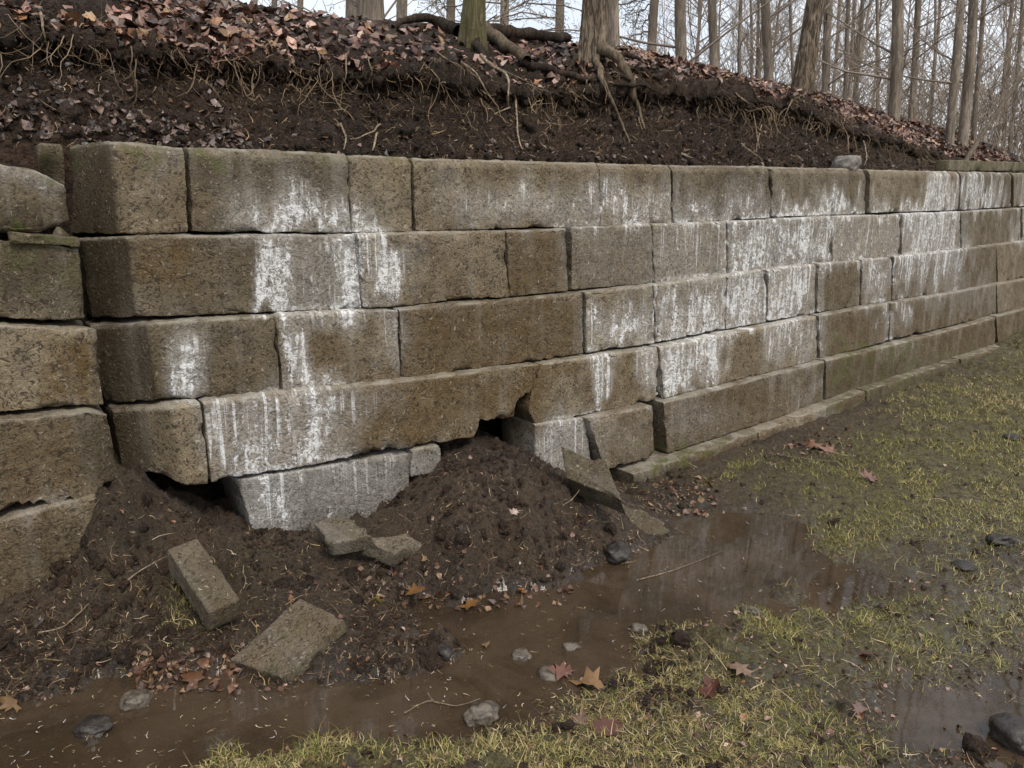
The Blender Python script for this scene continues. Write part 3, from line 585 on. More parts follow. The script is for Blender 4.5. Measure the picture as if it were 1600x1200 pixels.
# ================================================================= SCATTERS
def orient(n, N=None):
    """random frames, third axis near N"""
    N = np.tile([0, 0, 1.], (n, 1)) if N is None else N
    a = RNG.normal(size=(n, 3)); A = np.cross(a, N); A /= np.linalg.norm(A, axis=1)[:, None]; Bv = np.cross(N, A); return A, Bv, N
LEAF_O = np.array([(0,-1.15),(.08,-.55),(.42,-.62),(.30,-.30),(.85,-.18),(.55,.08),(.78,.50),(.36,.38),(.22,.72),(0,1.05),(-.25,.70),(-.40,.40),(-.80,.45),(-.52,.05),(-.88,-.22),(-.30,-.32),(-.40,-.64),(-.08,-.55)])
def leaves(P, N, size, cols, name, seed=0, full=True, lift=.004):
    n = len(P); O = LEAF_O if full else LEAF_O[[0, 2, 4, 6, 9, 12, 14, 16]]; m = len(O)
    tl = RNG.normal(0, .45, (n, 3)); Nn = N+tl; Nn /= np.linalg.norm(Nn, axis=1)[:, None]; A, Bv, C = orient(n, Nn)
    k1 = RNG.normal(.0, .8, (n, 1)); k2 = RNG.uniform(-.1, 1.2, (n, 1)); tw = RNG.normal(0, .25, (n, 1)); asp = RNG.uniform(.55, 1, (n, 1))
    xy = np.concatenate([O, [[0, -.1], [0, .5]]]); x = xy[None, :, 0]*asp; y = np.repeat(xy[None, :, 1], n, 0)
    jz = RNG.normal(0, .07, (n, m+2)); z = k1*y*y*.5+k2*x*x*.7+tw*x*y+jz
    s = size[:, None, None]
    x = x*(1+RNG.normal(0, .17, (n, m+2))); y = y*(1+RNG.normal(0, .17, (n, m+2)))
    V = P[:, None]+C[:, None]*lift+s*(A[:, None]*x[..., None]+Bv[:, None]*y[..., None]+C[:, None]*(z[..., None]))
    tri = [];
    for i in range(m):
        j = (i+1) % m; c = m+1 if (O[i, 1]+O[j, 1])/2 > .25 else m
        tri.append((i, j, c))
    half = [k for k in range(m)]
    # close the fan between the two centres
    sw = [i for i in range(m) if tri[i][2] != tri[(i+1) % m][2]]
    for i in sw: tri.append((tri[i][1], m+1, m) if tri[i][2] == m else (tri[i][1], m, m+1))
    tri = np.array(tri); Fc = (np.arange(n)[:, None, None]*(m+2)+tri[None]).reshape(-1, 3)
    C_ = np.repeat(cols, m+2, 0)
    return V.reshape(-1, 3), Fc, C_
def palette(n, pal, w=None, var=.2):
    pal = np.array(pal); i = RNG.choice(len(pal), n, p=w); return np.clip(pal[i]*(1+RNG.normal(0, var, (n, 1))), .004, .9)
LEAFPAL = [(.19, .10, .075), (.27, .165, .13), (.10, .045, .03), (.05, .023, .017), (.34, .24, .19), (.19, .09, .04), (.26, .16, .08)]

# leaf litter on the bank
n = 19000; t = RNG.uniform(-.6, 14, n); t = np.where(t > 9, 9+(t-9)*.9, t); v = 9.45+.8*fbm(np.stack([t, 0*t, 0*t], 1), 2.5, 4, 83)+3.6*RNG.beta(.95, 1.3, n)
v = np.maximum(v, 9.5+.75*sstep(3.0, 4.5, t)); RNG.random(1); P, N = bank_pt(t, v); keepm = RNG.random(n)*(1+2.2*sstep(1.5, 1.9, t)*(1-sstep(3.1, 3.7, t))) < np.clip(.35+1.1*fbm(P, 2.2, 2, 81)+np.where(t < 2.2, .55, .12), .12, 1)
P, N = P[keepm], N[keepm]; n = len(P)
V1, F1, C1 = leaves(P, N, RNG.uniform(.013, .042, n), palette(n, LEAFPAL, [.24, .12, .22, .2, .06, .1, .06], .35), '', full=False, lift=.012)
# a few on the face, more on the far-left apron
n = 2600; t = np.where(RNG.random(n) < .6, RNG.uniform(-.5, 1.2, n), RNG.uniform(-.5, 8.5, n)); v = RNG.uniform(3.4, 10, n); v = np.where(RNG.random(n) < .5, 3.3+RNG.random(n)*1.1, v)
P, N = bank_pt(t, v); V2, F2, C2 = leaves(P, N, np.where(t < 1.3, RNG.uniform(.005, .022, n), RNG.uniform(.006, .020, n)), palette(n, [(.05, .035, .03), (.09, .062, .052), (.03, .02, .018), (.16, .11, .095), (.10, .055, .032)]), '', full=False, lift=.006)
mesh_np('leaf_litter', np.concatenate([V1, V2]), np.concatenate([F1, F2+len(V1)]), M_LEAF, attr={'tint': np.concatenate([C1, C2])}, kind='stuff', smooth=False)

# straw, twigs and root hairs as short curved fibres
def fibres(P, N, ln, wd, cols, flat=.25, curl=.8, segs=3, bias=None):
    n = len(P); A, Bv, C = orient(n, N)
    d0 = A+C*RNG.normal(0, flat, (n, 1))
    if bias is not None: d0 = d0*.55+bias
    d0 /= np.linalg.norm(d0, axis=1)[:, None]; side = Bv
    pts = [P+C*.004]; d = d0.copy(); k = RNG.normal(0, curl, (n, 1)); k2 = RNG.normal(0, curl*.4, (n, 1))
    for s in range(segs):
        pts.append(pts[-1]+d*(ln/segs)[:, None]); d = d+side*k/segs*2+C*k2/segs; d /= np.linalg.norm(d, axis=1)[:, None]; k = k+RNG.normal(0, curl*.5, (n, 1))
    pts = np.stack(pts, 1); T = np.gradient(pts, axis=1); W1 = np.cross(T, C[:, None]+.0*T); W1 /= np.linalg.norm(W1, axis=-1, keepdims=True)+1e-9; W2 = np.cross(W1, T); W2 /= np.linalg.norm(W2, axis=-1, keepdims=True)+1e-9
    tp = np.linspace(1, .25, segs+1)[None, :, None]*wd[:, None, None]
    if bias is None:
        V = np.stack([pts+W1*tp*1.1, pts-W1*tp*1.1], 2); m = (segs+1)*2; f = [(k*2, k*2+1, k*2+3, k*2+2) for k in range(segs)]
    else:
        V = np.stack([pts+W1*tp, pts-W1*tp*.6+W2*tp*.8, pts-W1*tp*.6-W2*tp*.5], 2); m = (segs+1)*3; f = [(k*3+r_, k*3+(r_+1) % 3, k*3+(r_+1) % 3+3, k*3+r_+3) for k in range(segs) for r_ in range(3)]
    Fc = (np.arange(n)[:, None, None]*m+np.array(f)[None]).reshape(-1, 4); return V.reshape(-1, 3), Fc, np.repeat(cols, m, 0)
STRAWPAL = [(.28, .19, .10), (.40, .30, .18), (.17, .11, .06), (.10, .065, .04), (.5, .4, .28)]
out = []
n = 9500; t = RNG.uniform(-.6, 9, n); v = RNG.uniform(3.2, 10.4, n); P, N = bank_pt(t, v)
out.append(fibres(P, N, RNG.gamma(2, .013, n)+.006, RNG.uniform(.0006, .0019, n), palette(n, STRAWPAL, [.3, .12, .33, .22, .03]), .5, .7))
def ground_sample(n, x0, x1, y0, y1, accept=None):
    px = RNG.uniform(x0, x1, n); py = RNG.uniform(y0, y1, n)
    ps = np.array([on_z(a, b, .05) for a, b in zip(px, py)]); xy = ps[:, :2]
    if accept is not None: k = RNG.random(n) < accept(xy); xy = xy[k]
    _, b = tb(np.concatenate([xy, np.zeros((len(xy), 1))], 1)); xy = xy[b < -.15]
    z = gz(xy); e = .01; zx = gz(xy+[e, 0]); zy = gz(xy+[0, e]); N = np.stack([-(zx-z)/e, -(zy-z)/e, np.ones(len(z))], 1); N /= np.linalg.norm(N, axis=1)[:, None]
    return np.concatenate([xy, z[:, None]], 1), N
P, N = ground_sample(14000, -50, 1100, 690, 1120, None); k = P[:, 2] > -.004; P, N = P[k], N[k]; n = len(P)
out.append(fibres(P, N, RNG.gamma(1.6, .011, n)+.003, RNG.uniform(.0005, .0014, n), palette(n, STRAWPAL, [.22, .08, .38, .30, .02]), .35, .5))
P, N = ground_sample(4200, 900, 1620, 540, 1220, None); k = P[:, 2] > -.004; P, N = P[k], N[k]; n = len(P)
out.append(fibres(P, N, RNG.gamma(2, .014, n)+.006, RNG.uniform(.0006, .0016, n), palette(n, STRAWPAL, [.3, .2, .25, .2, .05]), .25, .5))
P, N = ground_sample(1500, -20, 1400, 800, 1180, None); k = P[:, 2] < -.002; P = P[k]; P[:, 2] = .0005; N = np.tile([0, 0, 1.], (len(P), 1)); n = len(P)
out.append(fibres(P, N, RNG.gamma(1.6, .006, n)+.003, RNG.uniform(.0006, .0016, n), palette(n, STRAWPAL+[(.45, .42, .40)]), .02, .9))
# hanging root hairs under the lip
n = 3400; t = RNG.uniform(-.2, 8.6, n); v = RNG.uniform(6.8, 10.4, n); k = fbm(np.stack([t, v*.2, 0*t], 1), 3, 2, 87) > -.15*RNG.random(n)*3; t, v = t[k], v[k]; n = len(t); P, N = bank_pt(t, v)
out.append(fibres(P, N, RNG.gamma(2.2, .028, n)+.015, RNG.uniform(.0006, .0018, n), palette(n, [(.22, .15, .09), (.34, .25, .16), (.10, .065, .045), (.05, .035, .028)], [.3, .15, .3, .25]), .6, 1.1, 5, bias=np.array([0, 0, -.8])+.4*N))
n = 700; t = RNG.uniform(.6, 8.2, n); v = RNG.uniform(4.0, 7.5, n); P, N = bank_pt(t, v)
out.append(fibres(P, N, RNG.gamma(2.2, .02, n)+.02, RNG.uniform(.0007, .0018, n), palette(n, STRAWPAL[:4]), .6, 1.0, 5, bias=np.array([0, 0, -.8])+.5*N))
A_ = Acc(); cc = []
for Vv, Ff, Cc in out: A_.add(Vv, Ff); cc.append(Cc)
V, F_ = A_.out(); mesh_np('straw_and_root_hairs', V, F_, M_STRAW, attr={'tint': np.concatenate(cc)}, kind='stuff')

# longer bare roots and rootlets, too many and too fine to count
ra = Acc(); rs_ = np.random.default_rng(17)
def rootlet(t, v, ln, r, out_=.02, br=2):
    P, N = bank_pt(np.array([t]), np.array([v])); p = P[0]+N[0]*.004; d = N[0]*.5+np.array([0, 0, -.7])+rs_.normal(0, .35, 3); d /= np.linalg.norm(d); pts = [p]; n = 9
    for k in range(n):
        d = d+rs_.normal(0, .33, 3)+np.array([0, 0, -.22]); d /= np.linalg.norm(d); p = p+d*ln/n
        tq, bq = tb(p); vq = np.interp(p[2], PZl(tq), VL); bp, bn = bank_pt(np.array([tq]), np.array([vq])); pen = (p-bp[0])@bn[0]
        if pen < .006: p = p+bn[0]*(.006-pen)
        pts.append(p)
    pts = np.array(pts); ra.add(*tube(pts, np.linspace(r, r*.35, n+1), 4), c=rs_.choice(4))
    for _ in range(br):
        j = rs_.integers(2, n-1); q = pts[j]; dd = (pts[j+1]-pts[j]); dd = dd/np.linalg.norm(dd)*.5+rs_.normal(0, .6, 3); dd /= np.linalg.norm(dd); l2 = ln*rs_.uniform(.2, .45); ra.add(*tube([q, q+dd*l2*.5, q+dd*l2+rs_.normal(0, .008, 3)], [r*.5, r*.4, r*.25], 3), c=0)
VL = np.linspace(3.3, 10, 24)[::1]
def PZl(t): return bank_pt(np.full(24, t), VL)[0][:, 2]
for k in range(230):
    t = rs_.uniform(.2, 8.3); hh = float(np.interp(t, ts, Hh)); rootlet(t, rs_.uniform(8.2, 10.2), rs_.uniform(.06, .30)*min(1, hh/.45+.2), rs_.uniform(.0014, .0038), br=rs_.integers(1, 4))
for k in range(130):
    t = rs_.uniform(.5, 8.2); rootlet(t, rs_.uniform(4, 8), rs_.uniform(.05, .14), rs_.uniform(.0012, .0026), br=2)
V, F_ = ra.out() if all(f.shape[1] == 4 for f in ra.F) else (None, None)
tc_ = np.clip(np.array([.26, .185, .115])*(.45+.75*np.clip(.5+.7*noise(V, 3, 5), 0, 1))[:, None], .01, 1); mesh_np('hanging_roots', V, F_, M_STRAW, attr={'tint': tc_}, kind='stuff')
# clods
import bmesh
def ico(sub):
    bm = bmesh.new(); bmesh.ops.create_icosphere(bm, subdivisions=sub, radius=1); bm.verts.ensure_lookup_table()
    V = np.array([v.co[:] for v in bm.verts]); Fc = np.array([[v.index for v in f.verts] for f in bm.faces]); bm.free(); return V, Fc
I1 = ico(1); I2 = ico(2); I4 = ico(4); I3 = ico(3)
SLABPX = [(255,380,832,985),(355,548,925,1068),(484,672,796,888),(858,976,688,808),(962,1058,782,842)]
def clods(P, size, base=None, rough=.6):
    if base is None:
        big = size > .011; a = clods(P[big], size[big], I2, rough); b = clods(P[~big], size[~big], I1, rough); return np.concatenate([a[0], b[0]]), np.concatenate([a[1], b[1]+len(a[0])])
    x, y = project(P); k = np.ones(len(P), bool)
    for a, b, c, d in SLABPX: k &= ~((x > a) & (x < b) & (y > c) & (y < d))
    P, size = P[k], size[k]
    V0, F0 = base; n = len(P); m = len(V0); A, Bv, C = orient(n, RNG.normal(size=(n, 3))); 
    C = C/np.linalg.norm(C, axis=1)[:, None]; Bv = np.cross(C, A)
    sc = RNG.uniform(.6, 1.2, (n, 3)); L = V0[None]*sc[:, None]
    q = (L+RNG.uniform(-50, 50, (n, 1, 3))).reshape(-1, 3); d = (1+rough*fbm(q, 1.9, 2, 5)+.38*noise(q, 4.5, 8)).reshape(n, m, 1)
    L = L*d*size[:, None, None]; V = P[:, None]+A[:, None]*L[..., :1]+Bv[:, None]*L[..., 1:2]+C[:, None]*L[..., 2:]
    return V.reshape(-1, 3), (np.arange(n)[:, None, None]*m+F0[None]).reshape(-1, 3)
A_ = Acc()
n = 2600; t = RNG.uniform(-.5, 8.8, n); v = RNG.uniform(3.15, 10.3, n); v = np.where(RNG.random(n) < .3, 3.15+.6*RNG.random(n), v); P, N = bank_pt(t, v); A_.add(*clods(P, .004+RNG.gamma(1.4, .0065, n)))
P, N = ground_sample(5200, -60, 1080, 680, 1100, None); k = P[:, 2] > .012; P = P[k]; N = N[k]; n = len(P); A_.add(*clods(P-N*.002, .002+RNG.gamma(1.2, .0052, n)))
P, N = ground_sample(8500, -60, 1080, 680, 1100, None); k = P[:, 2] > .004; P = P[k]; A_.add(*clods(P, .0012+RNG.gamma(1.5, .0016, len(P)), I1))
n = 9000; t = RNG.uniform(-.6, 12, n); v = RNG.uniform(3.2, 10.2, n); P, N = bank_pt(t, v); A_.add(*clods(P, .0015+RNG.gamma(1.6, .0026, n), I1))
P, N = ground_sample(420, -60, 1040, 690, 1060, None); k = P[:, 2] > .012; P = P[k]; A_.add(*clods(P-np.array([0, 0, .004]), RNG.uniform(.009, .026, len(P))))
P, N = ground_sample(1500, 0, 1600, 600, 1200, None); n = len(P); A_.add(*clods(P, .002+RNG.gamma(1.4, .003, n)))
V, F_ = A_.out(); mesh_np('soil_clods', V, F_, M_SOIL, kind='stuff')

# grass
def grass(P, ln, wd, cols, segs=3):
    n = len(P); th = RNG.uniform(0, 2*math.pi, n); lean = RNG.uniform(.35, 1.5, n); d = np.stack([np.cos(th)*lean, np.sin(th)*lean, np.ones(n)], 1); d /= np.linalg.norm(d, axis=1)[:, None]
    side = np.stack([-np.sin(th), np.cos(th), np.zeros(n)], 1); pts = [P-[0, 0, .002]]; tn = RNG.normal(0, .8, (n, 1)); dr = RNG.uniform(.3, 1.5, (n, 1))
    for s in range(segs):
        pts.append(pts[-1]+d*(ln/segs)[:, None]); d = d+side*tn/segs*1.4-np.array([0, 0, 1.])*dr/segs*1.3; d /= np.linalg.norm(d, axis=1)[:, None]
    V = [];
    for s, p in enumerate(pts): w = (wd*(1-.8*s/segs))[:, None]; V += [p-side*w, p+side*w]
    V = np.stack(V, 1); V[:, 2:, 2] = np.maximum(V[:, 2:, 2], (P[:, 2]+.0015)[:, None]); m = 2*(segs+1)
    f = np.array([(2*s, 2*s+1, 2*s+3, 2*s+2) for s in range(segs)]); return V.reshape(-1, 3), (np.arange(n)[:, None, None]*m+f[None]).reshape(-1, 4), np.repeat(cols, m, 0)
GP = [(.20, .18, .04), (.31, .26, .09), (.42, .34, .18), (.08, .088, .02), (.19, .13, .065), (.115, .14, .032)]
def patch(xy):
    q = np.concatenate([xy, np.zeros((len(xy), 1))], 1); g = grass_of(xy)
    return g*sstep(.56-.42*g, .92-.42*g, .5+.75*fbm(q, 7, 3, 91)+.35*fbm(q, 2.2, 2, 97))
# sample uniformly in ground area, denser near
out = []
for (r0, r1, dens) in [(1.5, 2.6, 26000), (2.6, 4.2, 14000), (4.2, 6.5, 7500), (6.5, 11, 3000)]:
    a0, a1 = math.radians(-36), math.radians(36); area = (a1-a0)/2*(r1*r1-r0*r0); n = int(area*dens)
    r = np.sqrt(RNG.uniform(r0*r0, r1*r1, n)); a = RNG.uniform(a0, a1, n); xy = np.stack([r*np.sin(a), r*np.cos(a)], 1)
    _, b = tb(np.concatenate([xy, np.zeros((n, 1))], 1)); xy = xy[b < -.36]; xy = xy[RNG.random(len(xy)) < patch(xy)]
    z = gz(xy); k = z > -.006; xy = xy[k]; z = z[k]; n = len(z); P = np.concatenate([xy, z[:, None]], 1); sc = {1.5: 1, 2.6: 1.15, 4.2: 1.5, 6.5: 2.1}[r0]
    q = P.copy(); yl = np.clip(.5+.8*fbm(q, 1.3, 2, 95), 0, 1); w = np.where(RNG.random(n) < yl, 1, 0)
    c = np.where(w[:, None] == 1, palette(n, [GP[1], GP[2], GP[4]], [.45, .3, .25]), palette(n, [GP[0], GP[3], GP[5], GP[1]], [.4, .2, .2, .2]))
    out.append(grass(P, (.006+RNG.gamma(2.0, .0068, n))*min(sc, 1.3), RNG.uniform(.0006, .0015, n)*sc, c, 3 if r0 < 4 else 2))
# tufts
tp = [(345,1180,1.2),(505,1165,1.4),(470,1185,1),(400,1195,1),(760,1160,.9),(690,1165,.8),(1000,1080,1),(1060,1070,1),(1200,970,1),(1130,1110,.8),(1040,1120,.9),(1310,845,1),(1360,855,.9),(1270,960,.9),(1240,985,1),(1310,1000,1),(1400,1010,.9),(1345,975,1),(1160,740,1.6),(1140,755,1.1),(1060,1015,.6),(290,985,1.1),(275,1000,.9),(285,965,.8),(1560,1030,.8),(1180,770,.8),(960,1090,.8),(1130,1180,.9),(590,1175,.9),(850,1170,.8),(900,1190,.9)]
for px, py, s in tp:
    m = int(70*s); c = on_z(px, py, .015); xy = c[:2]+RNG.normal(0, .022*s, (m, 2)); z = gz(xy); P = np.concatenate([xy, z[:, None]], 1)
    out.append(grass(P, RNG.uniform(.02, .055, m)*s, RNG.uniform(.0006, .0012, m), palette(m, GP, [.3, .25, .12, .15, .05, .13]), 3))
for fs in (3, 2):
    A_ = Acc(); cc = []
for Vv, Ff, Cc in out: A_.add(Vv, Ff); cc.append(Cc)
V, F_ = A_.out(); mesh_np('grass', V, F_, M_GRASS, attr={'tint': np.concatenate(cc)}, kind='stuff'); print('grass quads', len(F_))

# small leaf scraps over the ground
P, N = ground_sample(1100, 0, 1600, 620, 1200, None); k = P[:, 2] > -.01; P, N = P[k], N[k]; P[:, 2] = np.maximum(P[:, 2], .001); n = len(P)
V1, F1, C1 = leaves(P, N, RNG.uniform(.004, .012, n), palette(n, LEAFPAL), '', full=False)
P, N = ground_sample(90, 1010, 1120, 745, 790, None); P2, N2 = ground_sample(60, 1235, 1330, 675, 715, None); P3, N3 = ground_sample(90, 200, 370, 1010, 1060, None); P4, N4 = ground_sample(90, 560, 900, 895, 935, None)
P = np.concatenate([P, P2, P3, P4]); N = np.concatenate([N, N2, N3, N4]); P[:, 2] = np.maximum(P[:, 2], .002); n = len(P)
V2, F2, C2 = leaves(P, N, RNG.uniform(.007, .020, n), palette(n, [(.15, .075, .045), (.10, .048, .028), (.05, .025, .018), (.20, .125, .07)]), '', full=False)
mesh_np('leaf_scraps', np.concatenate([V1, V2]), np.concatenate([F1, F2+len(V1)]), M_LEAF, attr={'tint': np.concatenate([C1, C2])}, kind='stuff', smooth=False)

# ================================================================= FALLEN BLOCKS AND SLABS
def slab(name, corners, thick, label, cat, mat=M_BRICK, r=.006, amp=.003, sp=.006, chip=1.2, seed=100, group=None, shear=(0, 0, 0), jag=0.):
    """corners: 4 (px,py,z) of the top face, clockwise seen from above starting far-left"""
    C4 = np.array([on_z(*c) for c in corners]); e1 = C4[1]-C4[0]; e2 = C4[3]-C4[0]; nrm = np.cross(e2, e1); d2_ = ray(*corners[2][:2]); C4[2] = CAM+d2_*(((C4[0]-CAM)@nrm)/(d2_@nrm)); nrm /= np.linalg.norm(nrm)
    if nrm[2] < 0: nrm = -nrm
    L1 = np.linalg.norm(e1); L2 = np.linalg.norm(e2)
    ga = axis_grid(L1, sp, r); gb = axis_grid(L2, sp, r); gc = axis_grid(thick, sp, r); P, Fc = box_lattice(ga, gb, gc)
    Q = rounded(P, (L1, L2, thick), r, seed, amp, chip, P+seed)
    a = Q[:, 0]/L1; b = Q[:, 1]/L2; 
    if jag: a = a+jag*noise(np.stack([Q[:, 1]*9, 0*a, Q[:, 2]*3], -1), 2, seed)*np.abs(a-.5)*2; b = b+jag*noise(np.stack([Q[:, 0]*9, 0*a, Q[:, 2]*3], -1), 2, seed+3)*np.abs(b-.5)*2
    a = a[:, None]; b = b[:, None]
    V = C4[0]*(1-a)*(1-b)+C4[1]*a*(1-b)+C4[2]*a*b+C4[3]*(1-a)*b+(nrm+np.array(shear))*(Q[:, 2:]-thick)
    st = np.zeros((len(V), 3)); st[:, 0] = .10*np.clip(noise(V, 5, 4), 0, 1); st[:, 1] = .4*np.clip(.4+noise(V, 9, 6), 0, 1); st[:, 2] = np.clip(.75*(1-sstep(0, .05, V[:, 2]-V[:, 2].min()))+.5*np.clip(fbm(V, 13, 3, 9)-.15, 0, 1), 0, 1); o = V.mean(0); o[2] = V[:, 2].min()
    ob = mesh_np(name, V, Fc, mat, uv=np.stack([V[:, 0]+V[:, 1], V[:, 2]], -1), attr={'stain_shade': st, 'moss': np.stack([0*st[:, 0]+.12, 0*st[:, 0]+.5, 0*st[:, 0]], -1)}, origin=o)
    e = ob.data; e.flip_normals() if False else None
    return tag(ob, label, cat, group)
slab('fallen_block', [(261,858,.265),(308,841,.27),(376,936,.165),(326,957,.155)], .085, 'narrow grey concrete block standing tilted in the mud near the left wing', 'block', seed=101, chip=1.6)
slab('fallen_slab', [(469,934,.125),(537,968,.115),(445,1060,.018),(360,1030,.03)], .05, 'flat grey slab with bevelled edge leaning at the edge of the water', 'slab', seed=104, chip=1.5)
slab('broken_slab', [(486,818,.195),(545,802,.225),(586,838,.195),(520,848,.18)], .06, 'left half of a cracked slab lying on the mud below the pale inner block', 'slab', seed=107, chip=2.2, jag=.12)
slab('broken_slab', [(566,843,.18),(636,834,.175),(668,850,.155),(616,864,.15)], .065, 'right half of a cracked slab lying on the mud, the one nearer the water', 'slab', seed=110, chip=1.8, jag=.08)
slab('broken_block', [(876,697,.37),(946,719,.35),(970,781,.15),(886,747,.28)], .11, 'angular broken block piece leaning against the foot of the wall', 'block', seed=113, chip=1.2)
slab('sunken_slab', [(966,788,.08),(1000,794,.07),(1052,828,.012),(985,836,.016)], .04, 'thin grey slab sloping down into the puddle below the broken block piece', 'slab', seed=116, chip=1.2, jag=.1)
# loose pieces on the wall
def wall_slab(name, px0, px1, py0, py1, b0, dep, label, cat, seed, mat=M_CON, jag=.05, dip=0.):
    P0 = on_wall(px0, py1, -b0); P1 = on_wall(px1, py1+dip, -b0); h = abs(py1-py0)*(np.linalg.norm(P0-CAM))/F_PX
    L = np.linalg.norm(P1-P0); sp = .03 if px0 > 900 else .011; r = .006; P, Fc = box_lattice(axis_grid(L, sp, r), axis_grid(dep, sp, r), axis_grid(h, sp, min(r, h*.3)))
    Q = rounded(P, (L, dep, h), min(r, h*.3), seed, .004, 2., P+seed); ax = (P1-P0)/L; f = Q[:, :1]/L; Q[:, 1] += jag*noise(P, 6, seed)
    V = P0+ax*Q[:, :1]-NN*Q[:, 1:2]+np.array([0, 0, 1.])*Q[:, 2:]; st = np.zeros((len(V), 3)); st[:, 2] = .2
    ob = mesh_np(name, V, Fc[:, ::-1], mat, uv=np.stack([V@UU, V[:, 2]], -1), attr={'stain_shade': st, 'moss': .5+0*st}, origin=V.mean(0)*[1, 1, 0]+[0, 0, V[:, 2].min()])
    return tag(ob, label, cat)
wall_slab('loose_slab', 1482, 1640, 253, 267, .05, .12, 'flat grey slab lying on top of the wall at the far right', 'slab', 120, jag=0.)
wall_slab('loose_slab', 18, 126, 366, 378, -.10, .12, 'thin mossy flake of stone jutting from the joint under the slumped top block', 'slab', 123, jag=.02, dip=8)
wall_slab('loose_block', 66, 104, 238, 292, .24, .14, 'mossy dark block behind the corner at the top of the wall', 'block', 126)
def stone(px, py, z, w, label, mat, seed, hgt=.55, P=None, name='stone', group=None):
    c = on_z(px, py, z) if P is None else P; d = np.linalg.norm(c-CAM); s = w/2*d/F_PX
    V0, F0 = I4; q = V0+seed*3.7; V = V0*(1+.28*fbm(q, 1.1, 2, seed)+.05*noise(q, 5, seed+1))[:, None]; rr = np.sign(V)*np.abs(V)**.9
    V = rr*np.array([s, s*.8, s*hgt]); a = seed*1.3; R = np.array([[math.cos(a), -math.sin(a), 0], [math.sin(a), math.cos(a), 0], [0, 0, 1]]); V = V@R.T+c+[0, 0, s*hgt*.35]
    return tag(mesh_np(name, V, F0, mat, origin=c), label, 'stone', group)
stone(1322,258,0,46,'grey stone lying on the top course of the wall',M_ST_P,3,.5,P=on_wall(1322,260,-.08))
stone(1562,848,.02,32,'dark rounded stone in the wet grass at the right edge, the middle one',M_ST_D,5)
stone(1505,889,.01,38,'flat dark stone lying left of the rounded one in the wet mud',M_ST_D,8,.35)
stone(1588,1160,.0,62,'largest dark stone, at the bottom right corner in the wet mud',M_ST_D,11,.6)
stone(1580,688,.04,24,'small dark stone far off in the grass near the right edge',M_ST_D,13,.5)
stone(752,1122,.0,50,'grey wet stone at the grass edge of the water, bottom centre',M_ST_G,17,.6)
stone(855,1056,-.005,36,'grey stone beside the orange leaf in the shallow water',M_ST_G,19,.5)
stone(815,1028,-.008,34,'brown grey stone poking out of the water right of the mud spit',M_ST_G,23,.5)
stone(893,1014,-.006,26,'small wet stone in the shallows below the wall reflection',M_ST_G,29,.45)
stone(997,985,-.004,24,'round pale pebble at the edge of the black mud lump',M_ST_G,31,.6)
stone(214,1098,0,38,'mossy round stone in the water below the pile of dead leaves',M_ST_G,37,.6)
stone(148,1142,0,44,'dark lumpy stone in the shallow water at the lower left',M_ST_D,41,.45)
stone(690,1020,.02,36,'black wet stone at the tip of the mud spit',M_ST_D,43,.6)
stone(962,866,.02,48,'black wet stone at the water edge beside the mud mound',M_ST_D,47,.5)
stone(1172,958,0,30,'pale brown stone on the near shore of the puddle',M_ST_G,53,.45)
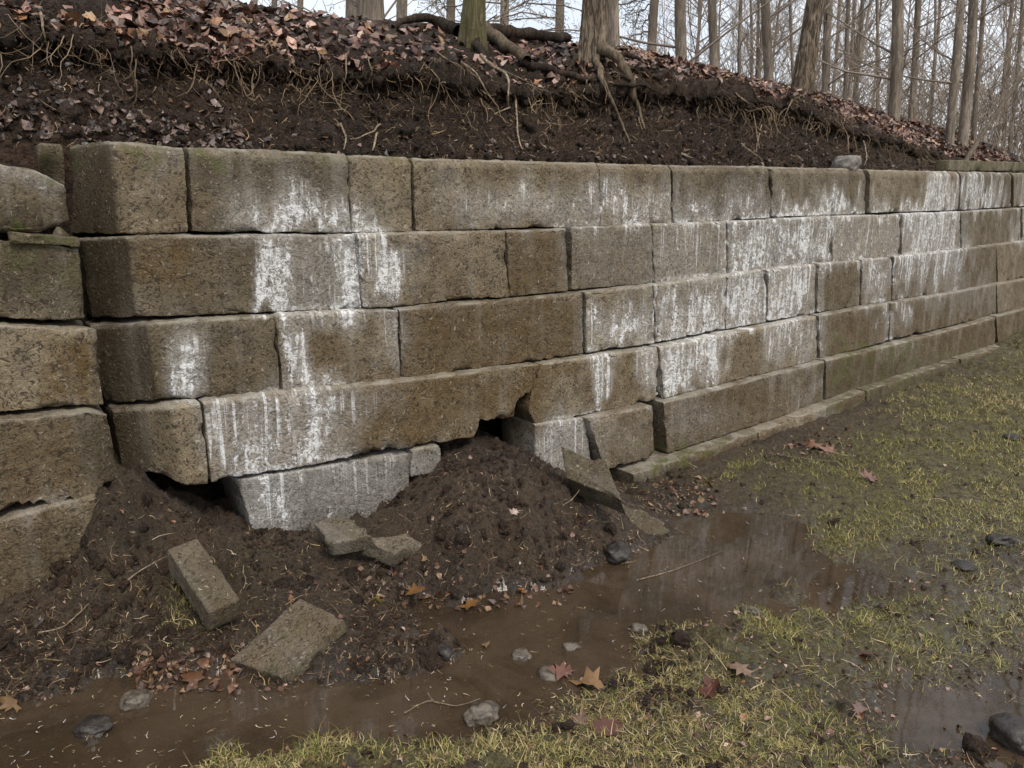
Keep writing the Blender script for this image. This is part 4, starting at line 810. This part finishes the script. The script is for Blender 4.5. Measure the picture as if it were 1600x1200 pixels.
# single large leaves
def big_leaf(px, py, z, w, col, label, seed=0, name='fallen_leaf', curl=None):
    global RNG
    RNG = np.random.default_rng(500+seed); col = tuple(x*.6 for x in col); w *= .9; c = on_z(px, py, z); xy = c[None, :2]; zz = max(gz(xy)[0], .002 if True else 0)+.006; P = on_z(px, py, zz)[None]; d = np.linalg.norm(P[0]-CAM)
    V, Fc, C = leaves(P, np.array([[0, 0, 1.]]), np.array([w/2*d/F_PX]), np.array([col]), '', full=True, lift=.004)
    V[:, 2] = np.maximum(V[:, 2], zz-.004)
    return tag(mesh_np(name, V, Fc, M_LEAF, attr={'tint': C}, origin=P[0], smooth=True), label, 'leaf', 'large fallen leaves')
for a in [(1112,1084,.02,62,(.17,.06,.04),'red brown maple leaf lying on the grass right of centre bottom',1),(950,1140,.01,84,(.13,.045,.026),'large dark red leaf lying in the mud at the grass edge, bottom centre',2),(905,1128,.01,50,(.22,.12,.08),'pinkish leaf overlapping the large dark red leaf',3),
 (924,1070,.005,62,(.30,.17,.07),'orange tan leaf floating at the edge of the shallow water',4),(878,1050,.005,52,(.20,.08,.05),'brown curled leaf beside the grey stone in the shallows',5),(1155,1046,.02,54,(.30,.19,.13),'pale pinkish curled leaf on the grass, left of the red one by the wet mud',6),(1352,1022,.02,40,(.17,.06,.05),'dark red leaf on thin grass above the wet mud patch',7),
 (1340,1108,.01,46,(.22,.13,.10),'brownish pink leaf with a torn edge by the wet mud',8),(1315,1100,.01,34,(.05,.025,.02),'blackened leaf beside the torn brownish pink one',9),(1358,747,.03,40,(.24,.12,.09),'reddish leaf lying alone on the mud behind the puddle',10),(1268,700,.04,44,(.24,.11,.06),'rusty leaf in the cluster near the foot of the wall',11),(1292,703,.04,38,(.30,.15,.10),'lighter leaf at the right of the cluster near the wall foot',12),
 (650,922,.01,52,(.24,.11,.03),'amber leaf at the water edge below the mud mound',13),(738,944,.0,44,(.26,.12,.03),'amber leaf floating just off the mud mound',14),(803,800,.2,24,(.55,.42,.34),'pale pink leaf scrap lying on the mud mound',15),(812,925,.01,26,(.30,.13,.04),'small orange leaf at the shore of the mound',16),(100,1018,.05,46,(.30,.17,.11),'tan leaf lying on the mud at the lower left',17),
 (350,1018,.05,44,(.28,.13,.07),'orange brown leaf between the two fallen pieces',18),(262,1040,.04,60,(.10,.05,.045),'big dark shrivelled leaf in the pile at the water edge',19),(300,1062,.01,50,(.16,.07,.03),'wet brown leaf half in the water below the shrivelled one',20),(60,975,.08,32,(.45,.40,.36),'whitish narrow leaf scrap standing in the mud at the far left',21),(590,940,.02,32,(.32,.25,.06),'yellow green leaf at the inlet of the water',22),(20,1100,.0,44,(.22,.12,.04),'brown leaf at the shore by the left edge',23),(1435,848,.02,30,(.30,.2,.17),'faded pink leaf flat in the wet mud right of the puddle',24),(760,1008,.0,20,(.3,.2,.1),'tiny tan leaf floating in the middle of the water',26)]:
    big_leaf(*a)
RNG = np.random.default_rng(77)
# twig in the water, sticks
def stick(pts, r, label, mat=M_ROOT, z=None):
    W_ = np.array([on_z(x, y, zz) for x, y, zz in pts]); W_ = smooth_path(W_, len(pts)*5); W_ += np.stack([noise(W_, 30, 1), noise(W_, 30, 2), noise(W_, 30, 3)], -1)*r*.8
    V, Fc = tube(W_, np.linspace(r, r*.45, len(W_)), 7); return tag(mesh_np('twig', V, Fc, mat, origin=W_.mean(0)), label, 'twig')
stick([(632,1114,.004),(668,1096,.008),(712,1102,.008),(750,1092,.012)], .0022, 'thin forked twig lying across the water near the grass edge')
stick([(668,1083,.02),(680,1097,.010),(712,1102,.006)], .0020, 'short twig crossing the thin one in the water')
stick([(190,915,.17),(225,888,.20),(262,868,.24)], .0028, 'thin pale twig leaning on the narrow tilted block')
stick([(60,988,.09),(100,978,.10),(140,942,.14)], .0028, 'thin brown twig on the mud at the lower left')
stick([(880,790,.22),(897,777,.23),(905,765,.25)], .002, 'short pale twig on the mud beside the broken block piece')
stick([(1000,905,.004),(1060,888,.004),(1130,860,.004)], .0018, 'long fine twig floating on the puddle')
stick([(965,1100,.02),(1000,1078,.03),(1010,1072,.03)], .002, 'pale stalk standing in the grass at the shore')
stick([(1195,708,.06),(1255,716,.06),(1310,722,.06)], .004, 'brown stick lying at the foot of the wall', M_ROOTT)

# ================================================================= TREES
def trunk_mesh(base, top, r0, r1, ns=20, seg=30, flare=1.5, fl=.18, seed=1, rough=.05, ridge=0.):
    base = np.asarray(base, float); top = np.asarray(top, float); n = seg; u = np.linspace(0, 1, n)**1.6; H = np.linalg.norm(top-base)
    pts = base+(top-base)*u[:, None]; sw = .010 if rough < .04 else .018; pts[:, 0] += sw*H*np.sin(u*5+seed)*u+.012*np.sin(u*21+seed*2)*min(1, u.max()); pts[:, 1] += .008*H*np.cos(u*6+seed)*u
    rad = r0+(r1-r0)*u+r0*(flare-1)*np.exp(-u*H/fl)
    th = np.arange(ns)/ns*2*math.pi; q = np.stack([np.cos(th)[None]*1.3+0*u[:, None], np.sin(th)[None]*1.3+0*u[:, None], (u*H)[:, None]*.8+0*th[None]], -1)
    tex = 1+rough*fbm(q.reshape(-1, 3), 1.5, 3, seed).reshape(n, ns)*2
    lobe = np.exp(-u*H/fl)[:, None]*.22*np.cos(th*4+seed)[None]
    tex = tex+lobe
    if ridge: tex = tex+ridge*(noise(q.reshape(-1, 3)*[1, 1, .25], 7, seed+3).reshape(n, ns))
    return tube(pts, rad, ns, tex=tex)
def branchlets(acc, p, d, ln, r, depth, rs, spread=.6, up=.25, minr=.0016):
    n = max(4, int(4+ln*1.2)) if depth > 0 else 3
    pts = [p]; q = np.array(p, float); dd = np.array(d, float)
    for i in range(n-1):
        dd = dd+rs.normal(0, .13, 3)+np.array([0, 0, up*.12]); dd /= np.linalg.norm(dd); q = q+dd*ln/(n-1); pts.append(q)
    pts = np.array(pts); rad = np.maximum(np.linspace(r, r*.35, n), minr*.6); acc.add(*tube(pts, rad, 5 if r > .012 else 3))
    if depth <= 0: return
    k = rs.integers(3, 6) if depth > 1 else rs.integers(3, 6)
    for i in range(k):
        s = rs.uniform(.2, .95); j = s*(n-1); a = int(j); pp = pts[a]+(pts[min(a+1, n-1)]-pts[a])*(j-a); v = rs.normal(0, 1, 3); v[2] = abs(v[2])*.4; v /= np.linalg.norm(v)
        nd = dd*.55+v*spread; nd /= np.linalg.norm(nd); branchlets(acc, pp, nd, ln*rs.uniform(.38, .62), max(r*(1-s*.5)*.5, minr), depth-1, rs, spread, up, minr)
def tree(label, base, top, r0, r1, mat, seed, nb=8, bl=1.2, group=None, hb=.12, flare=1.35, big=False, roots=(), down=0., ns=16, bmat=None, name='bare_tree'):
    rs = np.random.default_rng(seed); root = empty(name, base, label, 'tree', group)
    V, Fc = trunk_mesh(base, top, r0, r1, ns=ns if not big else 72, seg=26 if not big else 130, flare=flare, fl=.22 if big else .15, seed=seed, rough=.05 if not big else .035, ridge=.10 if big else 0)
    mesh_np('trunk', V, Fc, mat, root)
    if nb:
        acc = Acc(); base = np.asarray(base, float); top = np.asarray(top, float)
        for i in range(nb):
            u = hb+(1-hb)*(i+rs.random())/nb; p = base+(top-base)*u; a = rs.uniform(0, 6.28); d = np.array([math.cos(a), math.sin(a), rs.uniform(.1, .9)-down]); d /= np.linalg.norm(d); rr = r0+(r1-r0)*u
            branchlets(acc, p, d, bl*rs.uniform(.6, 1.3), min(rr*.26, .018), 2, rs, minr=.002+.0004*np.linalg.norm(base[:2])*.5)
        V, Fc = acc.out(); mesh_np('crown', V, Fc, bmat or mat, root)
    return root
def forest(px_b, px_t, w, Y, label, mat, seed, H=9., **k):
    b = at_y(px_b, 200, Y); z0 = float(np.interp(Y, [4, 6, 10, 40], [EYE+.9, EYE+.6, EYE+.5, EYE+.4])); b[2] = z0-.1
    tpt = at_y(px_t, 0, Y); sl = (tpt[0]-b[0])/(tpt[2]-at_y(px_b, 200, Y)[2]); top = b+np.array([sl*H, 0, H]); r = .82*w/2*Y/1284.
    return tree(label, b, top, r*1.08, r*.35, mat, seed, **k)
# --- the two trees whose roots hang over the bank
def root_part(parent, pix, r0, r1, mat, out=.01, seed=0, ns=9):
    W_ = []
    for i, q in enumerate(pix): W_.append(bank_at(q[0], q[1], out+(q[2] if len(q) > 2 else 0)))
    W_ = smooth_path(W_, len(pix)*7); n = len(W_); wv = np.stack([noise(W_, 14, seed), noise(W_, 14, seed+1), noise(W_, 14, seed+2)], -1)
    rr = np.linspace(r0, r1, n)*(1+.18*noise(W_, 22, seed+5)); W_ = W_+wv*np.minimum(rr, .02)[:, None]*.9; V, Fc = tube(W_, rr, ns); return mesh_np('root', V, Fc, mat, parent)
b1 = bank_at(741, 66, -.03); d1 = b1[1]; 
t1 = tree('mossy green trunk on the bank edge with a thick root running right', b1+[0, 0, -.05], b1+np.array([.25, .1, 6.5]), .044*d1/4, .026*d1/4, M_MOSSB, 201, nb=7, bl=1.4, big=True, flare=1.55, hb=.3)
b2 = bank_at(921, 92, -.03); d2 = b2[1]
t2 = tree('brown ridged trunk whose pale roots hang down the bare bank', b2+[0, 0, -.06], b2+np.array([.45, .1, 7]), .064*d2/4.4, .036*d2/4.4, M_BARKB, 205, nb=7, bl=1.5, big=True, flare=1.45, hb=.3)
for pix, r0, r1, m in [([(752,50,.03),(775,66,.035),(800,84,.035),(820,100,.02)], .042, .026, M_ROOTT), ([(815,98,.015),(860,112),(915,121),(970,131),(1012,139)], .022, .008, M_ROOTD), ([(738,60,.03),(748,78,.02),(762,95,.01)], .030, .010, M_ROOTD),
  ([(722,52,.02),(690,40,.02),(655,36,.02),(615,38,.0)], .040, .016, M_ROOTD), ([(760,50,.02),(800,56,.03),(845,62,.03),(886,62,.02)], .040, .028, M_ROOTD),
  ([(718,92),(732,104),(747,117),(758,133),(768,150)], .007, .0025, M_ROOT), ([(752,90,.01),(772,106,.01),(789,120),(799,143),(794,161)], .010, .003, M_ROOT), ([(799,143),(804,156),(807,187),(811,217),(822,240)], .0055, .003, M_ROOT), ([(801,168),(777,174),(762,186)], .004, .002, M_ROOT), ([(815,236),(822,240),(834,244)], .003, .0015, M_ROOT), ([(770,105),(792,112),(818,124),(838,132)], .006, .002, M_ROOTT)]:
    root_part(t1, pix, r0*1.15, r1, m, seed=int(pix[0][0]))
for pix, r0, r1, m in [([(930,78,.04),(945,92,.05),(968,112,.04),(985,140,.03),(995,165,.02),(1006,199)], .040, .005, M_ROOTT), ([(912,82,.03),(922,98,.04),(936,117,.03),(950,147,.015),(969,187),(987,224)], .026, .003, M_ROOTT), ([(950,100,.02),(975,120,.01),(1000,131),(1025,142)], .014, .004, M_ROOTD), ([(900,84,.02),(893,98,.02),(885,112)], .02, .006, M_ROOTD),
  ([(905,100),(915,122),(913,140)], .006, .002, M_ROOTT), ([(985,150),(978,160),(972,170)], .004, .0015, M_ROOTT), ([(940,85,.02),(975,88,.02),(1010,95,.01)], .022, .008, M_ROOTD)]:
    root_part(t2, pix, r0*1.1, r1, m, seed=int(pix[0][0])+7)
# thin roots of the bank itself, one by one
hr = [([(1150,148),(1165,165),(1178,182),(1183,205),(1190,232)],.006),([(1192,196),(1186,215),(1181,240)],.005),([(1290,175),(1294,200),(1297,225)],.005),([(1320,196),(1326,215),(1325,235)],.005),([(1352,220),(1350,240),(1352,258)],.006),([(1345,240),(1330,246),(1318,250)],.004),([(66,22),(70,48),(71,75)],.006),([(350,70),(352,90),(365,106)],.005),([(540,85),(545,115),(540,130)],.005),([(575,88),(578,108),(574,130)],.004),([(530,192),(540,215),(535,232)],.006),([(590,205),(582,228),(588,238)],.006),([(600,198),(575,210),(550,216)],.005),([(1000,180),(1004,192),(1006,205)],.004),([(1160,222),(1175,235),(1190,252)],.006),([(1065,240),(1078,246),(1090,252)],.004),([(390,130),(394,145),(388,155)],.004),([(975,70),(1003,80),(1040,92)],.01)]
HRL = ['upper pale root dangling below the crest left of the big far trunk', 'lower stretch of the split root left of the big far trunk', 'thin root hanging straight down below the big far trunk', 'short root beside the straight one below the big far trunk',
 'root ending just above the grey stone on the wall', 'curled root tip left of the grey stone on the wall', 'pale root hanging from the leaf edge at the far left', 'root hair bending right under the leaf edge, left part of the bank', 'thin root under the leaf edge left of the mossy trunk',
 'thin root under the leaf edge, nearest the mossy trunk', 'forked root low on the bank just above the wall, leftmost of three', 'forked root low on the bank above the wall, middle of three', 'sideways root low on the bank above the wall, rightmost of three', 'tiny root right of the tips of the ridged trunk roots',
 'root slanting to the wall top left of the split root', 'short root lying on the wall top below the split root', 'short root sticking out in the middle of the left bank', 'dark root running right along the crest from the ridged trunk']
for i, (pix, r) in enumerate(hr):
    W_ = smooth_path([bank_at(a, b, .012) for a, b in pix], 14); W_ += np.stack([noise(W_, 18, i), noise(W_, 18, i+1), noise(W_, 18, i+2)], -1)*.006
    V, Fc = tube(W_, np.linspace(r, r*.35, 14), 6); ob = mesh_np('bare_root', V, Fc, M_ROOT, origin=W_[0])
    tag(ob, HRL[i], 'root', 'thin bare roots on the bank')
# --- trees behind the crest
tree('big grey brown trunk standing on the crest at the right', *(lambda b: (b, b+np.array([1.0, .2, 9.5])))(bank_at(1264, 141, -.02)+np.array([0, .25, -.2])), .088, .05, M_BARKB, 221, nb=7, bl=1.8, big=True, flare=1.35, hb=.35)
FT = [ # px base, px top, width px, distance
 (394,395,13,9,'thin trunk at the very left of the tree row'),(421,421,11,11,'second thin trunk from the left'),(467,468,12,10,'third thin trunk from the left'),(547,546,23,8,'pale trunk left of the thick pair'),(588,585,50,7.2,'thick pale trunk left of the mossy tree'),(624,624,20,9,'trunk just right of the thick pale one'),
 (962,964,22,8,'pale trunk directly right of the brown ridged one'),(1070,1064,21,9,'grey trunk, first beyond the conifer boughs'),(1122,1122,17,10,'slim straight trunk, second beyond the conifer boughs'),(1157,1158,7,12,'very thin trunk between two slim straight ones'),(1205,1204,17,9,'slim trunk left of the big far trunk'),(1292,1296,15,12,'trunk half hidden behind the big far trunk'),
 (1246,1246,6,14,'thin stem left beside the big far trunk'),(1322,1328,8,13,'dark thin stem right of the big far trunk'),(1398,1407,20,9.5,'pale leaning trunk between stems at the right'),(1427,1438,12,12,'slim leaning trunk right of the pale one'),(1375,1380,6,15,'very thin stem left of the pale leaning trunk'),(1490,1504,15,10,'left one of the two close leaning trunks at the right'),(1510,1523,17,10.6,'right one of the two close leaning trunks at the right'),(1528,1542,9,12,'dark thin leaning stem right of the close pair'),(1460,1468,5,16,'hair thin stem left of the close pair'),(1340,1352,6,14,'thin slanting stem in the gap right of the big trunk'),(1585,1600,8,14,'thin stem at the right edge')]
for i, (pb, pt, w, Y, lb) in enumerate(FT):
    forest(pb, pt, w, Y, lb, M_BARK, 300+i*3, nb=15 if Y > 8 else 9, bl=1.1+.05*Y, H=7+Y*.25, hb=.06, bmat=M_TWIG)
b = at_y(1500, 200, 8.5); b[2] = EYE+.2; tree('thin dark sapling slanting up to the right edge', b, b+np.array([2.7, .3, 4.9]), .024, .010, M_BARK, 391, nb=10, bl=.9, hb=.1)
# conifers with dead drooping boughs and yellow-green tips, behind the two root trees
M_NEEDLE = make_tinted('dull_needles', .7, .2, .1)
for i, (px, Y, lb) in enumerate([(790,11,'conifer behind the gap between the two root trees, nearer one'),(870,13,'conifer behind the gap, closer to the brown ridged trunk'),(1010,12,'conifer standing right of the pale trunk'),(700,13,'conifer behind the mossy trunk on its left')]):
    b = at_y(px, 200, Y); b[2] = EYE+.4; root = empty('conifer', b, lb, 'tree'); H = 9; V, Fc = trunk_mesh(b, b+np.array([.1, 0, H]), .05*Y/8, .03, ns=10, seg=16, seed=i+4); mesh_np('trunk', V, Fc, M_TWIG, root)
    rs = np.random.default_rng(40+i); acc = Acc(); tips = []
    for k in range(54):
        u = rs.uniform(.08, .62); p = b+np.array([0, 0, H*u]); a = rs.uniform(0, 6.28); ln = rs.uniform(.8, 1.7); n = 8; s = np.linspace(0, 1, n)[:, None]; d = np.array([math.cos(a), math.sin(a), 0]); pts = p+d*ln*s+np.array([0, 0, 1.])*(.25*s-.55*s*s)*ln*rs.uniform(.5, 1.2)+rs.normal(0, .02, (n, 3))
        acc.add(*tube(pts, np.linspace(.012, .004, n), 4))
        for j in range(2, n):
            for sg in (-1, 1):
                sd_ = np.cross(d, [0, 0, 1.])*sg; q = pts[j]; l2 = rs.uniform(.15, .45)*(1.1-j/n); e = q+(sd_*.8+d*.5)*l2+np.array([0, 0, -.15*l2]); m = (q+e)/2+rs.normal(0, .015, 3); acc.add(*tube([q, m, e], [.005, .004, .003], 3)); tips.append((m+e)/2); tips.append(e)
    V, Fc = acc.out(); mesh_np('crown', V, Fc, M_TWIG, root); RNG = np.random.default_rng(60+i); tips = np.array(tips); tips = tips[RNG.random(len(tips)) < .3]; tips = np.repeat(tips, 7, 0)+RNG.normal(0, .05, (len(tips)*7, 3)); n = len(tips)
    V, Fc, C = fibres(tips, RNG.normal(size=(n, 3)), RNG.uniform(.04, .09, n), RNG.uniform(.003, .006, n), palette(n, [(.10, .11, .04), (.17, .16, .06), (.07, .08, .03)]), .8, .3, 2); mesh_np('needles', V, Fc, M_NEEDLE, root, attr={'tint': C})
# --- the far-off wood: one mass
acc = Acc(); rs = np.random.default_rng(5)
for i in range(46):
    Y = rs.uniform(19, 48); px = rs.uniform(330, 1750) if i > 70 else rs.uniform(1000, 1750); b = at_y(px, 250, Y); b[2] = EYE+.2; H = rs.uniform(9, 15)
    lean = rs.normal(0, .5, 2); top = b+np.array([lean[0], lean[1], H]); r = rs.uniform(.025, .075)
    n = 9; s = np.linspace(0, 1, n)[:, None]; pts = b+(top-b)*s+rs.normal(0, .05, (n, 3))*s; acc.add(*tube(pts, np.linspace(r, r*.25, n), 6))
    for k in range(24):
        u = rs.uniform(.04, .8); p = b+(top-b)*u; a = rs.uniform(0, 6.28); d = np.array([math.cos(a), math.sin(a), rs.uniform(.3, 1.1)]); d /= np.linalg.norm(d)
        branchlets(acc, p, d, rs.uniform(1.2, 3.4), r*.3, 1 if k % 2 else 2, rs, .6, .3, .0035+.00012*Y)
# scrub thicket low at the right
for i in range(540):
    Y = rs.uniform(11, 30); px = rs.uniform(1180, 1900) if i % 3 else rs.uniform(1350, 1900); b = at_y(px, 250, Y); b[2] = EYE+.4; d = np.array([rs.normal(0, .3), rs.normal(0, .3), 1]); d /= np.linalg.norm(d)
    hmax = .9+Y*.085+.5*(px > 1450); branchlets(acc, b, d, hmax*rs.uniform(.5, 1.1), .010, 1, rs, .7, .3, .0040+.00022*Y)
for i in range(330):       # fine brush closing the gaps far back
    Y = rs.uniform(22, 46); px = rs.uniform(900, 1900) if i % 4 else rs.uniform(350, 1900); b = at_y(px, 250, Y); b[2] = EYE+.2; d = np.array([rs.normal(0, .35), rs.normal(0, .35), 1]); d /= np.linalg.norm(d)
    branchlets(acc, b, d, rs.uniform(2.5, 6.5), .016, 1, rs, .75, .3, .006)
V, F_ = acc.out(); fw = mesh_np('far_wood', V, F_, M_TWIG, kind='stuff')
print('far wood', len(F_))
tot = sum(len(o.data.loop_triangles) or sum(max(0, p.loop_total-2) for p in o.data.polygons) for o in S.objects if o.type == 'MESH' and not len(o.data.polygons) > 400000) if False else 0
tt = 0
for o in S.objects:
    if o.type == 'MESH': tt += len(o.data.loops)-2*len(o.data.polygons)
print('triangles', tt)
